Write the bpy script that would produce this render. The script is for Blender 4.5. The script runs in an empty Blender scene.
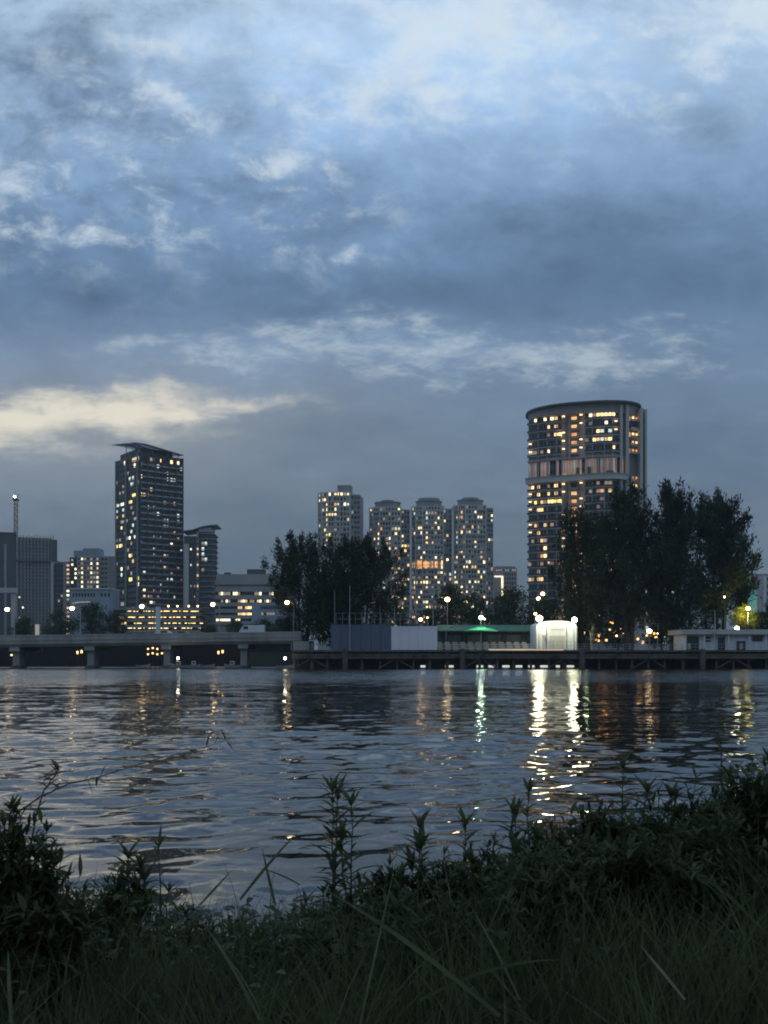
import bpy, bmesh, math, random
import numpy as np
from mathutils import Vector, Matrix

# ------------------------------------------------------------------ basics
sc = bpy.context.scene
col = sc.collection
F, HY, CX, CAMZ = 1000.0, 655.0, 384.0, 2.5
R = math.radians
PI = math.pi


def at(px, py, Y):
    return Vector(((px - CX) / F * Y, Y, CAMZ + (HY - py) / F * Y))


def ax(px, Y):
    return (px - CX) / F * Y


def az(py, Y):
    return CAMZ + (HY - py) / F * Y


def proj(p):
    return (CX + p[0] / p[1] * F, HY - (p[2] - CAMZ) / p[1] * F)


def lin(r, g, b):
    f = lambda c: (c / 255 / 12.92) if c / 255 <= 0.04045 else ((c / 255 + 0.055) / 1.055) ** 2.4
    return (f(r), f(g), f(b), 1.0)


# ------------------------------------------------------------------ materials
def nt_new(name):
    m = bpy.data.materials.new(name)
    m.use_nodes = True
    nt = m.node_tree
    b = nt.nodes['Principled BSDF']
    return m, nt, b


def mat_plain(name, c1, c2=None, scale=1.0, rough=0.8, metal=0.0, bump=0.0, streak=False, spec=0.3):
    """two-tone noisy surface in object space"""
    m, nt, b = nt_new(name)
    c2 = c2 or tuple(x * 0.7 for x in c1)
    tc = nt.nodes.new('ShaderNodeTexCoord')
    mp = nt.nodes.new('ShaderNodeMapping')
    mp.inputs['Scale'].default_value = (scale, scale, scale * (0.12 if streak else 1))
    nz = nt.nodes.new('ShaderNodeTexNoise')
    nz.inputs['Scale'].default_value = 1.0
    nz.inputs['Detail'].default_value = 6
    nz.inputs['Roughness'].default_value = 0.65
    rp = nt.nodes.new('ShaderNodeValToRGB')
    rp.color_ramp.elements[0].position = 0.32
    rp.color_ramp.elements[1].position = 0.68
    rp.color_ramp.elements[0].color = (*c2[:3], 1)
    rp.color_ramp.elements[1].color = (*c1[:3], 1)
    nt.links.new(tc.outputs['Object'], mp.inputs['Vector'])
    nt.links.new(mp.outputs['Vector'], nz.inputs['Vector'])
    nt.links.new(nz.outputs['Fac'], rp.inputs['Fac'])
    nt.links.new(rp.outputs['Color'], b.inputs['Base Color'])
    b.inputs['Roughness'].default_value = rough
    b.inputs['Metallic'].default_value = metal
    b.inputs['Specular IOR Level'].default_value = spec
    if bump:
        bp = nt.nodes.new('ShaderNodeBump')
        bp.inputs['Strength'].default_value = bump
        bp.inputs['Distance'].default_value = 0.05
        nt.links.new(nz.outputs['Fac'], bp.inputs['Height'])
        nt.links.new(bp.outputs['Normal'], b.inputs['Normal'])
    return m


def mat_emit(name, c, strength, sample=False, vary=0.0, base=(0.5, 0.5, 0.5)):
    m, nt, b = nt_new(name)
    b.inputs['Base Color'].default_value = (*base, 1)
    b.inputs['Roughness'].default_value = 0.4
    b.inputs['Emission Color'].default_value = (*c, 1)
    b.inputs['Emission Strength'].default_value = strength
    if vary:
        tc = nt.nodes.new('ShaderNodeTexCoord')
        oi = nt.nodes.new('ShaderNodeObjectInfo')
        ad = nt.nodes.new('ShaderNodeVectorMath'); ad.operation = 'ADD'
        nt.links.new(tc.outputs['Generated'], ad.inputs[0])
        sc_ = nt.nodes.new('ShaderNodeVectorMath'); sc_.operation = 'SCALE'
        sc_.inputs['Scale'].default_value = 37.0
        cb = nt.nodes.new('ShaderNodeCombineXYZ')
        nt.links.new(oi.outputs['Random'], cb.inputs[0])
        nt.links.new(cb.outputs[0], sc_.inputs[0])
        nt.links.new(sc_.outputs[0], ad.inputs[1])
        nz = nt.nodes.new('ShaderNodeTexNoise')
        nz.inputs['Scale'].default_value = 2.2
        nz.inputs['Detail'].default_value = 3
        nt.links.new(ad.outputs[0], nz.inputs['Vector'])
        mr = nt.nodes.new('ShaderNodeMapRange')
        mr.inputs['From Min'].default_value = 0.3
        mr.inputs['From Max'].default_value = 0.7
        mr.inputs['To Min'].default_value = strength * (1 - vary)
        mr.inputs['To Max'].default_value = strength * (1 + vary)
        nt.links.new(nz.outputs['Fac'], mr.inputs['Value'])
        nt.links.new(mr.outputs['Result'], b.inputs['Emission Strength'])
    try:
        m.cycles.emission_sampling = 'FRONT' if sample else 'NONE'
    except Exception:
        pass
    return m


def mat_leaf(name, c1, c2, rough=0.55, trans=0.25, scale=0.6):
    m, nt, b = nt_new(name)
    tc = nt.nodes.new('ShaderNodeTexCoord')
    nz = nt.nodes.new('ShaderNodeTexNoise')
    nz.inputs['Scale'].default_value = scale
    nz.inputs['Detail'].default_value = 5
    rp = nt.nodes.new('ShaderNodeValToRGB')
    rp.color_ramp.elements[0].position = 0.35
    rp.color_ramp.elements[1].position = 0.65
    rp.color_ramp.elements[0].color = (*c1, 1)
    rp.color_ramp.elements[1].color = (*c2, 1)
    nt.links.new(tc.outputs['Object'], nz.inputs['Vector'])
    nt.links.new(nz.outputs['Fac'], rp.inputs['Fac'])
    nt.links.new(rp.outputs['Color'], b.inputs['Base Color'])
    b.inputs['Roughness'].default_value = rough
    b.inputs['Specular IOR Level'].default_value = 0.10
    tr = nt.nodes.new('ShaderNodeBsdfTranslucent')
    nt.links.new(rp.outputs['Color'], tr.inputs['Color'])
    mx = nt.nodes.new('ShaderNodeMixShader')
    mx.inputs[0].default_value = trans
    out = nt.nodes['Material Output']
    nt.links.new(b.outputs[0], mx.inputs[1])
    nt.links.new(tr.outputs[0], mx.inputs[2])
    nt.links.new(mx.outputs[0], out.inputs['Surface'])
    return m


M = {}
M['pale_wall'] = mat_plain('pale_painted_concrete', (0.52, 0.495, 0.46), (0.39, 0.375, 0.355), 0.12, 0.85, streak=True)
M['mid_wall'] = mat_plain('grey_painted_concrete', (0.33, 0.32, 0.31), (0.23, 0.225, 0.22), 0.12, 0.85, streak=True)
M['dark_wall'] = mat_plain('dark_grey_cladding', (0.095, 0.10, 0.105), (0.06, 0.064, 0.07), 0.15, 0.6, streak=True)
M['rose_wall'] = mat_plain('rose_grey_render', (0.38, 0.33, 0.32), (0.28, 0.245, 0.24), 0.12, 0.85, streak=True)
M['cream_wall'] = mat_plain('cream_render', (0.45, 0.42, 0.36), (0.34, 0.32, 0.28), 0.15, 0.85, streak=True)
M['white'] = mat_plain('white_paint', (0.72, 0.73, 0.75), (0.55, 0.57, 0.60), 0.5, 0.6, streak=True)
M['blue_grey'] = mat_plain('blue_grey_panel', (0.30, 0.335, 0.39), (0.23, 0.26, 0.31), 0.2, 0.6, streak=True)
M['concrete'] = mat_plain('weathered_concrete', (0.42, 0.395, 0.36), (0.22, 0.205, 0.19), 0.35, 0.95, bump=0.3, streak=True)
M['dark_concrete'] = mat_plain('wet_stained_concrete', (0.155, 0.135, 0.118), (0.065, 0.058, 0.052), 0.5, 0.9, bump=0.4)
M['timber'] = mat_plain('old_dark_timber', (0.145, 0.12, 0.10), (0.06, 0.052, 0.045), 0.8, 0.9, bump=0.4)
M['asphalt'] = mat_plain('asphalt', (0.06, 0.06, 0.062), (0.04, 0.04, 0.042), 0.8, 0.9)
M['earth'] = mat_plain('dark_earth', (0.07, 0.06, 0.045), (0.035, 0.032, 0.025), 1.5, 0.95, bump=0.5)
M['far_ground'] = mat_plain('far_ground', (0.08, 0.085, 0.07), (0.05, 0.055, 0.045), 0.05, 0.95)
M['metal'] = mat_plain('galvanised_metal', (0.35, 0.36, 0.38), (0.25, 0.26, 0.28), 1.0, 0.5, 0.6)
M['dark_metal'] = mat_plain('dark_painted_metal', (0.06, 0.065, 0.07), (0.035, 0.04, 0.045), 1.0, 0.5, 0.3)
M['crane_red'] = mat_plain('faded_red_paint', (0.38, 0.22, 0.20), (0.26, 0.15, 0.14), 0.5, 0.6)
M['hoarding'] = mat_plain('slate_blue_hoarding', (0.125, 0.145, 0.20), (0.095, 0.11, 0.155), 0.25, 0.7, streak=True)
M['lilac_board'] = mat_plain('lilac_white_board', (0.78, 0.74, 0.80), (0.66, 0.63, 0.69), 0.35, 0.7, streak=True)
M['green_roof'] = mat_plain('green_sheet_roof', (0.035, 0.17, 0.10), (0.022, 0.11, 0.065), 0.6, 0.6, streak=True)
M['shed_wall'] = mat_plain('dark_shed_wall', (0.045, 0.06, 0.055), (0.03, 0.04, 0.037), 0.4, 0.8)
M['teal'] = mat_plain('teal_netting', (0.02, 0.26, 0.22), (0.01, 0.17, 0.15), 0.25, 0.8)
M['bark'] = mat_plain('bark', (0.075, 0.06, 0.05), (0.04, 0.033, 0.028), 1.2, 0.95, bump=0.6)
M['pale_bark'] = mat_plain('pale_bark', (0.30, 0.29, 0.24), (0.18, 0.18, 0.15), 1.2, 0.9, bump=0.4)
M['needle'] = mat_leaf('casuarina_foliage', (0.022, 0.033, 0.020), (0.05, 0.068, 0.04), 0.7, 0.2, 0.35)
M['leafage'] = mat_leaf('broad_foliage', (0.025, 0.04, 0.018), (0.06, 0.09, 0.035), 0.6, 0.25, 0.5)
M['lime_leaf'] = mat_leaf('lime_green_foliage', (0.11, 0.13, 0.012), (0.20, 0.22, 0.02), 0.6, 0.35, 0.5)
M['grass'] = mat_leaf('bank_grass', (0.05, 0.06, 0.026), (0.105, 0.118, 0.055), 0.65, 0.3, 3.0)
M['weed'] = mat_leaf('bank_weed_leaf', (0.046, 0.058, 0.025), (0.10, 0.115, 0.052), 0.6, 0.35, 5.0)
M['round_leaf'] = mat_leaf('creeper_leaf', (0.036, 0.046, 0.024), (0.075, 0.088, 0.05), 0.5, 0.2, 6.0)
M['dry'] = mat_leaf('dry_stalk', (0.10, 0.09, 0.055), (0.18, 0.16, 0.11), 0.7, 0.2, 4.0)
M['stem'] = mat_plain('plant_stem', (0.06, 0.07, 0.035), (0.035, 0.042, 0.022), 8.0, 0.7)


def mat_glass(name, c, rough=0.12):
    m, nt, b = nt_new(name)
    b.inputs['Base Color'].default_value = (*c, 1)
    b.inputs['Roughness'].default_value = rough
    b.inputs['Specular IOR Level'].default_value = 0.6
    return m


M['shade_dark'] = mat_plain('shade_dark_wall', (0.03, 0.03, 0.03), (0.018, 0.018, 0.02), 0.4, 0.9)  # shade under the bridge put into a near-black wall colour
M['glass'] = mat_glass('dark_window_glass', (0.025, 0.03, 0.036))
M['glass_teal'] = mat_glass('greenish_window_glass', (0.03, 0.05, 0.055))
# things that give off light
W = [mat_emit('window_warm_bright', (1.0, 0.62, 0.24), 2.3, vary=0.6),
     mat_emit('window_warm', (1.0, 0.58, 0.22), 1.0, vary=0.6),
     mat_emit('window_warm_dim', (1.0, 0.56, 0.24), 0.26, vary=0.6),
     mat_emit('window_white', (1.0, 0.82, 0.50), 2.1, vary=0.5),
     mat_emit('window_cool', (0.82, 1.0, 0.86), 0.9, vary=0.5),
     mat_emit('window_amber', (1.0, 0.42, 0.09), 0.85, vary=0.6),
     mat_emit('window_yellow', (1.0, 0.78, 0.18), 1.5, vary=0.5),
     mat_emit('window_pale_dim', (1.0, 0.76, 0.46), 0.26, vary=0.6)]
WARMB, WARM, DIM, WHITE, COOL, AMBER, YELLOW, PDIM = range(8)
LAMP = mat_emit('street_lamp_glow', (1.0, 0.70, 0.36), 12.0, sample=True)
LAMPW = mat_emit('white_lamp_glow', (1.0, 0.93, 0.70), 24.0, sample=True)
LAMPG = mat_emit('green_white_lamp_glow', (0.60, 1.0, 0.70), 10.0, sample=True)
LAMPY = mat_emit('yellow_lamp_glow', (1.0, 0.80, 0.25), 12.0, sample=True)
LAMPS = mat_emit('small_lamp_glow', (1.0, 0.66, 0.30), 4.0)
LAMPO = mat_emit('orange_lamp_glow', (1.0, 0.42, 0.10), 3.0)
CARP = mat_emit('car_park_tube', (1.0, 0.70, 0.26), 2.6, vary=0.4)
PATCHGLOW = mat_emit('white_patch_glow', (0.92, 1.0, 0.88), 0.7)  # glow of the added boxes under the jetty


# ------------------------------------------------------------------ mesh tools
class MB:
    def __init__(self):
        self.bm = bmesh.new()

    def box(self, cx, cy, cz, sx, sy, sz, rz=0.0, rx=0.0, ry=0.0):
        m = Matrix.Translation((cx, cy, cz)) @ Matrix.Rotation(rz, 4, 'Z') @ Matrix.Rotation(ry, 4, 'Y') @ \
            Matrix.Rotation(rx, 4, 'X') @ Matrix.Diagonal((sx, sy, sz, 1))
        bmesh.ops.create_cube(self.bm, size=1.0, matrix=m)
        return self

    def bounds(self, x0, x1, y0, y1, z0, z1):
        return self.box((x0 + x1) / 2, (y0 + y1) / 2, (z0 + z1) / 2, abs(x1 - x0), abs(y1 - y0), abs(z1 - z0))

    def prism(self, poly, z0, z1, top=None):
        """vertical prism from CCW polygon; z1 may be a function (x,y)->z"""
        f1 = z1 if callable(z1) else (lambda x, y: z1)
        f0 = z0 if callable(z0) else (lambda x, y: z0)
        top = top or poly
        a = [self.bm.verts.new((x, y, f0(x, y))) for x, y in poly]
        b = [self.bm.verts.new((x, y, f1(x, y))) for x, y in top]
        n = len(poly)
        self.bm.faces.new(list(reversed(a)))
        self.bm.faces.new(b)
        for i in range(n):
            j = (i + 1) % n
            self.bm.faces.new((a[i], a[j], b[j], b[i]))
        return self

    def hprism(self, prof, axis_pts, ):
        """profile (list of (s,z)) swept between two end frames ((x,y,z),(dx,dy)) ; s along (dx,dy)"""
        rings = []
        for (ox, oy, oz), (dx, dy) in axis_pts:
            rings.append([self.bm.verts.new((ox + dx * s, oy + dy * s, oz + z)) for s, z in prof])
        n = len(prof)
        for r0, r1 in zip(rings, rings[1:]):
            for i in range(n):
                j = (i + 1) % n
                self.bm.faces.new((r0[i], r0[j], r1[j], r1[i]))
        self.bm.faces.new(rings[0])
        self.bm.faces.new(list(reversed(rings[-1])))
        return self

    def tube(self, pts, rad, seg=8):
        pts = [Vector(p) for p in pts]
        if not hasattr(rad, '__len__'):
            rad = [rad] * len(pts)
        rings = []
        for i, p in enumerate(pts):
            d = (pts[min(i + 1, len(pts) - 1)] - pts[max(i - 1, 0)])
            d = d.normalized() if d.length > 1e-9 else Vector((0, 0, 1))
            up = Vector((0, 0, 1)) if abs(d.z) < 0.9 else Vector((1, 0, 0))
            a = d.cross(up).normalized(); b = d.cross(a).normalized()
            rings.append([self.bm.verts.new(p + (a * math.cos(2 * PI * k / seg) + b * math.sin(2 * PI * k / seg)) * rad[i]) for k in range(seg)])
        for r0, r1 in zip(rings, rings[1:]):
            for k in range(seg):
                j = (k + 1) % seg
                self.bm.faces.new((r0[k], r0[j], r1[j], r1[k]))
        self.bm.faces.new(rings[0]); self.bm.faces.new(list(reversed(rings[-1])))
        return self

    def ball(self, c, r, sz=1.0, seg=12):
        m = Matrix.Translation(c) @ Matrix.Diagonal((r, r, r * sz, 1))
        bmesh.ops.create_uvsphere(self.bm, u_segments=seg, v_segments=max(6, seg // 2), radius=1.0, matrix=m)
        return self

    def ledge(self, pts, out, th, rail=0.0, back=0.6, rt=0.08, z=0.0):
        """one continuous slab with an upstand at its edge, following a line of points"""
        P_ = [Vector(p) for p in pts]; fr = []
        for i in range(len(P_)):
            d = (P_[min(i + 1, len(P_) - 1)] - P_[max(i - 1, 0)]).normalized()
            fr.append(((P_[i].x, P_[i].y, z), (d.y, -d.x)))
        prof = [(-back, -th / 2), (out, -th / 2), (out, max(rail, th / 2))]
        prof += [(out - rt, rail), (out - rt, th / 2)] if rail > th / 2 else []
        prof += [(-back, th / 2)]
        return self.hprism(prof, fr)

    def bevel(self, w, seg=1):
        bmesh.ops.bevel(self.bm, geom=self.bm.edges[:], offset=w, segments=seg, affect='EDGES', clamp_overlap=True)
        return self

    def data(self, name, mat, smooth=False):
        bmesh.ops.recalc_face_normals(self.bm, faces=self.bm.faces[:])
        me = bpy.data.meshes.new(name)
        self.bm.to_mesh(me); self.bm.free()
        me.materials.append(mat)
        if smooth:
            for p in me.polygons: p.use_smooth = True
        return me

    def build(self, name, mat, parent=None, smooth=False):
        return link(name, self.data(name, mat, smooth), parent)


def link(name, me, parent=None):
    o = bpy.data.objects.new(name, me)
    col.objects.link(o)
    if parent: o.parent = parent
    return o


def np_mesh(name, V, Q, mat, parent=None, smooth=False):
    V = np.asarray(V, np.float32); Q = np.asarray(Q, np.int32)
    me = bpy.data.meshes.new(name)
    me.vertices.add(len(V)); me.vertices.foreach_set('co', V.ravel())
    k = Q.shape[1]
    me.loops.add(Q.size); me.loops.foreach_set('vertex_index', Q.ravel())
    me.polygons.add(len(Q))
    me.polygons.foreach_set('loop_start', np.arange(0, Q.size, k, dtype=np.int32))
    me.update(calc_edges=True)
    if smooth:
        me.polygons.foreach_set('use_smooth', np.ones(len(Q), bool))
    me.materials.append(mat)
    return link(name, me, parent)


def tag(o, label=None, cat=None, group=None, kind=None):
    if label: o['label'] = label
    if cat: o['category'] = cat
    if group: o['group'] = group
    if kind: o['kind'] = kind
    return o


def empty(name, loc, label, cat, group=None, rz=0.0):
    o = bpy.data.objects.new(name, None)
    o.empty_display_size = 0.5
    col.objects.link(o)
    o.location = loc; o.rotation_euler.z = rz
    return tag(o, label, cat, group)


def struct(name, mb, mat):
    return tag(mb.build(name, mat), kind='structure')


def copy_tree(o, parent=None):
    c = o.copy(); col.objects.link(c)
    if parent: c.parent = parent
    for ch in list(o.children):
        copy_tree(ch, c)
    return c


UNIT = {}


def unit_window(mat):
    if mat.name not in UNIT:
        UNIT[mat.name] = MB().box(0, 0, 0, 1, 1, 1).data('window', mat)
    return UNIT[mat.name]


class Building:
    """one building: an Empty at its base, walls/roof/... as parts, windows collected then built"""

    def __init__(self, name, label, cat, ox, oy, oz, rz=0.0, group=None, seed=1):
        self.e = empty(name, (ox, oy, oz), label, cat, group, rz)
        self.o = Vector((ox, oy, oz)); self.rz = rz
        self.wins = []
        self.rng = random.Random(seed); self.gap = 0.0; self.jit = 0.0

    def world(self, lx, ly, lz):
        c, s = math.cos(self.rz), math.sin(self.rz)
        return Vector((self.o.x + lx * c - ly * s, self.o.y + lx * s + ly * c, self.o.z + lz))

    def part(self, mb, name, mat, label=None):
        p = mb.build(name, mat, self.e)
        if label: p['label'] = label
        return p

    def facade(self, p0, p1, z0, z1, fh, bay, ww=0.6, wh=0.55, out=0.0, skip=None, margin=0.0, key=None, wz=None):
        p0 = Vector(p0); p1 = Vector(p1)
        d = p1 - p0; L = d.length; d = d / L
        n = Vector((d.y, -d.x))
        nb = max(1, round((L - 2 * margin) / bay)); bw = (L - 2 * margin) / nb
        nf = max(1, round((z1 - z0) / fh)); fhh = (z1 - z0) / nf
        ang = math.atan2(d.y, d.x)
        for f in range(nf):
            for b in range(nb):
                if skip and skip(f, b, nf, nb): continue
                if self.rng.random() < self.gap: continue
                q = p0 + d * (margin + (b + 0.5) * bw) + n * out
                z = z0 + (f + (wz if wz else 0.52)) * fhh
                w = self.world(q.x, q.y, z)
                self.wins.append(dict(l=(q.x, q.y, z), a=ang, w=bw * ww * (1 + self.jit * self.rng.uniform(-1, 1)), h=fhh * wh * (1 + self.jit * self.rng.uniform(-1, 1)), px=proj(w), key=key, f=f, b=b, m=None))
        return nf, fhh, nb, bw

    def light(self, lst, rad=6.0):
        """light the window nearest each listed place"""
        for px, py, k in lst:
            best = min((w for w in self.wins if w['m'] is None), key=lambda w: (w['px'][0] - px) ** 2 + ((w['px'][1] - py) * 1.3) ** 2, default=None)
            if best and (best['px'][0] - px) ** 2 + (best['px'][1] - py) ** 2 < rad ** 2:
                best['m'] = k

    def random_light(self, prob, kinds, key=None, band=None):
        for w in self.wins:
            if w['m'] is None and (key is None or w['key'] == key) and (band is None or band[0] < w['px'][1] < band[1]):
                if self.rng.random() < prob: w['m'] = self.rng.choice(kinds)

    def finish(self, glass='glass', cap=100, deep=0.16):
        lit = [w for w in self.wins if w['m'] is not None]
        dark = [w for w in self.wins if w['m'] is None]
        self.rng.shuffle(dark)
        single = (lit + dark)[:cap]; rest = (lit + dark)[cap:]
        for w in single:
            me = unit_window(M[glass] if w['m'] is None else W[w['m']])
            o = link('window', me, self.e)
            o.location = w['l']; o.rotation_euler.z = w['a']; o.scale = (w['w'], deep, w['h'])
        for mat, ws in [(M[glass], [w for w in rest if w['m'] is None])] + [(W[k], [w for w in rest if w['m'] == k]) for k in range(len(W))]:
            if not ws: continue
            V = []; Q = []
            for w in ws:
                c, s = math.cos(w['a']), math.sin(w['a'])
                base = len(V)
                for sx in (-.5, .5):
                    for sy in (-.5, .5):
                        for sz in (-.5, .5):
                            x, y = sx * w['w'], sy * deep
                            V.append((w['l'][0] + x * c - y * s, w['l'][1] + x * s + y * c, w['l'][2] + sz * w['h']))
                Q += [[base + i for i in q] for q in ((0, 1, 3, 2), (4, 6, 7, 5), (0, 4, 5, 1), (2, 3, 7, 6), (0, 2, 6, 4), (1, 5, 7, 3))]
            o = np_mesh('windows' if mat is M[glass] else 'lit_windows', V, Q, mat, self.e)
            o['kind'] = 'stuff'

    def floors(self, name, mb_data, z0, fh, n, skip=()):
        """the same part repeated up the building, one per floor"""
        for i in range(n):
            if i in skip: continue
            o = link(name, mb_data, self.e)
            o.location.z = z0 + i * fh


def offset_poly(poly, d):
    n = len(poly); res = []
    for i in range(n):
        p0, p1, p2 = Vector(poly[i - 1]), Vector(poly[i]), Vector(poly[(i + 1) % n])
        d1 = (p1 - p0).normalized(); d2 = (p2 - p1).normalized()
        n1 = Vector((d1.y, -d1.x)); n2 = Vector((d2.y, -d2.x))
        b = (n1 + n2); b = b / max(b.length_squared, 1e-6) * 2
        res.append(tuple(p1 + b * d))
    return res


# ------------------------------------------------------------------ world: dusk sky with cloud decks
world = bpy.data.worlds.new('World'); sc.world = world; world.use_nodes = True
nt = world.node_tree
for n in list(nt.nodes): nt.nodes.remove(n)
NN = nt.nodes.new; LK = nt.links.new


def mth(op, a, b=None, c=None, clamp=False):
    n = NN('ShaderNodeMath'); n.operation = op; n.use_clamp = clamp
    for i, v in enumerate((a, b, c)):
        if v is None: continue
        if isinstance(v, (int, float)): n.inputs[i].default_value = v
        else: LK(v, n.inputs[i])
    return n.outputs[0]


def comb(x, y, z):
    n = NN('ShaderNodeCombineXYZ')
    for i, v in enumerate((x, y, z)):
        if isinstance(v, (int, float)): n.inputs[i].default_value = v
        else: LK(v, n.inputs[i])
    return n.outputs[0]


def noise(vec, scale, detail=6, rough=0.55, dist=0.0, lac=2.0):
    n = NN('ShaderNodeTexNoise')
    LK(vec, n.inputs['Vector'])
    n.inputs['Scale'].default_value = scale; n.inputs['Detail'].default_value = detail
    n.inputs['Roughness'].default_value = rough; n.inputs['Distortion'].default_value = dist
    n.inputs['Lacunarity'].default_value = lac
    return n.outputs['Fac']


def smooth(v, lo, hi, a=0.0, b=1.0):
    n = NN('ShaderNodeMapRange'); n.interpolation_type = 'SMOOTHSTEP'
    LK(v, n.inputs['Value'])
    n.inputs['From Min'].default_value = lo; n.inputs['From Max'].default_value = hi
    n.inputs['To Min'].default_value = a; n.inputs['To Max'].default_value = b
    return n.outputs['Result']


def mixc(f, a, b):
    n = NN('ShaderNodeMix'); n.data_type = 'RGBA'
    for s, v in ((0, f), (6, a), (7, b)):
        if isinstance(v, (int, float)): n.inputs[s].default_value = v
        elif isinstance(v, tuple): n.inputs[s].default_value = v
        else: LK(v, n.inputs[s])
    return n.outputs[2]


tc = NN('ShaderNodeTexCoord')
sep = NN('ShaderNodeSeparateXYZ'); LK(tc.outputs['Generated'], sep.inputs[0])
X, Y_, Z = sep.outputs
ya = mth('MAXIMUM', mth('ABSOLUTE', Y_), 0.12)
u0 = mth('DIVIDE', X, ya)
v0 = mth('MINIMUM', mth('DIVIDE', mth('MAXIMUM', Z, 0.0), ya), 4.0)
zz = mth('ADD', mth('MAXIMUM', Z, 0.0), 0.16)
P = comb(mth('DIVIDE', X, zz), mth('DIVIDE', Y_, zz), 0.0)       # on the flat cloud deck
n_big = noise(P, 0.9, 5, 0.55, 0.4)
n_mid = noise(P, 2.3, 9, 0.60, 0.25)
n_fin = noise(P, 6.5, 8, 0.62, 0.2)
wob = noise(comb(u0, mth('MULTIPLY', v0, 1.8), 3.0), 6.0, 6, 0.6)
wob2 = noise(comb(u0, mth('MULTIPLY', v0, 1.8), 9.0), 6.0, 6, 0.6)
u = mth('ADD', u0, mth('MULTIPLY', mth('SUBTRACT', wob, 0.5), 0.17))
v = mth('ADD', v0, mth('MULTIPLY', mth('SUBTRACT', wob2, 0.5), 0.085))
puff = noise(comb(u0, mth('MULTIPLY', v0, 1.5), 5.0), 15.0, 8, 0.6, 0.3)


def blobs(lst):
    acc = None
    for px, py, rx, ry, s in lst:
        cu, cv = (px - CX) / F, (HY - py) / F
        a = mth('MULTIPLY_ADD', u, F / rx, -cu * F / rx)
        b = mth('MULTIPLY_ADD', v, F / ry, -cv * F / ry)
        q = mth('ADD', mth('MULTIPLY', a, a), mth('MULTIPLY', b, b))
        g = mth('MULTIPLY', mth('EXPONENT', mth('MULTIPLY', q, -1.0)), s)
        acc = g if acc is None else mth('ADD', acc, g)
    return acc


ramp = NN('ShaderNodeValToRGB')
stops = [(0.00, (94, 110, 123)), (0.07, (99, 116, 131)), (0.14, (106, 124, 142)), (0.22, (113, 135, 158)),
         (0.30, (117, 142, 171)), (0.37, (107, 137, 172)), (0.46, (124, 155, 191)), (0.56, (147, 176, 209)),
         (0.66, (170, 195, 222)), (1.0, (157, 184, 210))]
els = ramp.color_ramp.elements
els[0].position = 0.0; els[0].color = lin(*stops[0][1])
els[1].position = 1.0; els[1].color = lin(*stops[-1][1])
for p, c in stops[1:-1]:
    e = els.new(p); e.color = lin(*c)
LK(v0, ramp.inputs['Fac'])
base = ramp.outputs['Color']
# clear evening sky seen thinly through the deck
sky = NN('ShaderNodeTexSky'); sky.sky_type = 'NISHITA'; sky.sun_disc = False
SUN_EL, SUN_AZ = R(2.0), R(-32.0)
sky.sun_elevation = SUN_EL; sky.sun_rotation = SUN_AZ
skyc = NN('ShaderNodeMix'); skyc.data_type = 'RGBA'; skyc.blend_type = 'MULTIPLY'
skyc.inputs[0].default_value = 1.0
LK(sky.outputs[0], skyc.inputs[6]); skyc.inputs[7].default_value = (0.05, 0.05, 0.05, 1)
deck = mixc(0.03, base, skyc.outputs[2])
# shade of the deck: soft mottling
mott = mth('ADD', mth('MULTIPLY', mth('SUBTRACT', n_big, 0.5), 0.55), mth('MULTIPLY', mth('SUBTRACT', n_mid, 0.5), 0.5))
mott = mth('ADD', mott, mth('MULTIPLY', mth('SUBTRACT', n_fin, 0.5), 0.26))
puff2 = noise(comb(u0, mth('MULTIPLY', v0, 1.6), 12.0), 7.0, 9, 0.62, 0.5)
pw = mth('MULTIPLY', mth('ADD', mth('MULTIPLY', mth('SUBTRACT', puff2, 0.5), 1.15), mth('MULTIPLY', mth('SUBTRACT', puff, 0.5), 0.95)), smooth(v0, 0.26, 0.48, 0.12, 1.0))
pw = mth('MULTIPLY', pw, smooth(u0, -0.2, 0.2, 1.0, 0.55))
mott = mth('ADD', mott, pw)
dark = blobs([(430, 292, 300, 38, 0.20), (60, 70, 130, 70, 0.22), (90, 295, 170, 30, 0.12), (690, 255, 190, 60, 0.16),
              (720, 440, 170, 60, 0.12), (340, 450, 110, 38, 0.12), (700, 118, 90, 30, 0.22), (230, 170, 120, 40, 0.16),
              (540, 215, 160, 30, 0.12), (240, 560, 200, 50, 0.10)])
lite = blobs([(450, 50, 170, 90, 0.26), (760, 20, 80, 60, 0.2), (610, 110, 200, 60, 0.14), (640, 40, 160, 60, 0.1), (240, 40, 120, 45, 0.18),
              (330, 120, 90, 55, 0.22), (420, 350, 260, 26, 0.16)])
gain = mth('ADD', mth('ADD', 1.0, mott), mth('SUBTRACT', lite, dark))
gain = mth('MAXIMUM', gain, 0.35)
deck = mixc(smooth(gain, 1.0, 0.6, 0.0, 0.45), deck, lin(106, 136, 172))
g3 = NN('ShaderNodeVectorMath'); g3.operation = 'SCALE'
LK(deck, g3.inputs[0]); LK(gain, g3.inputs['Scale'])
colr = g3.outputs[0]
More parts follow.
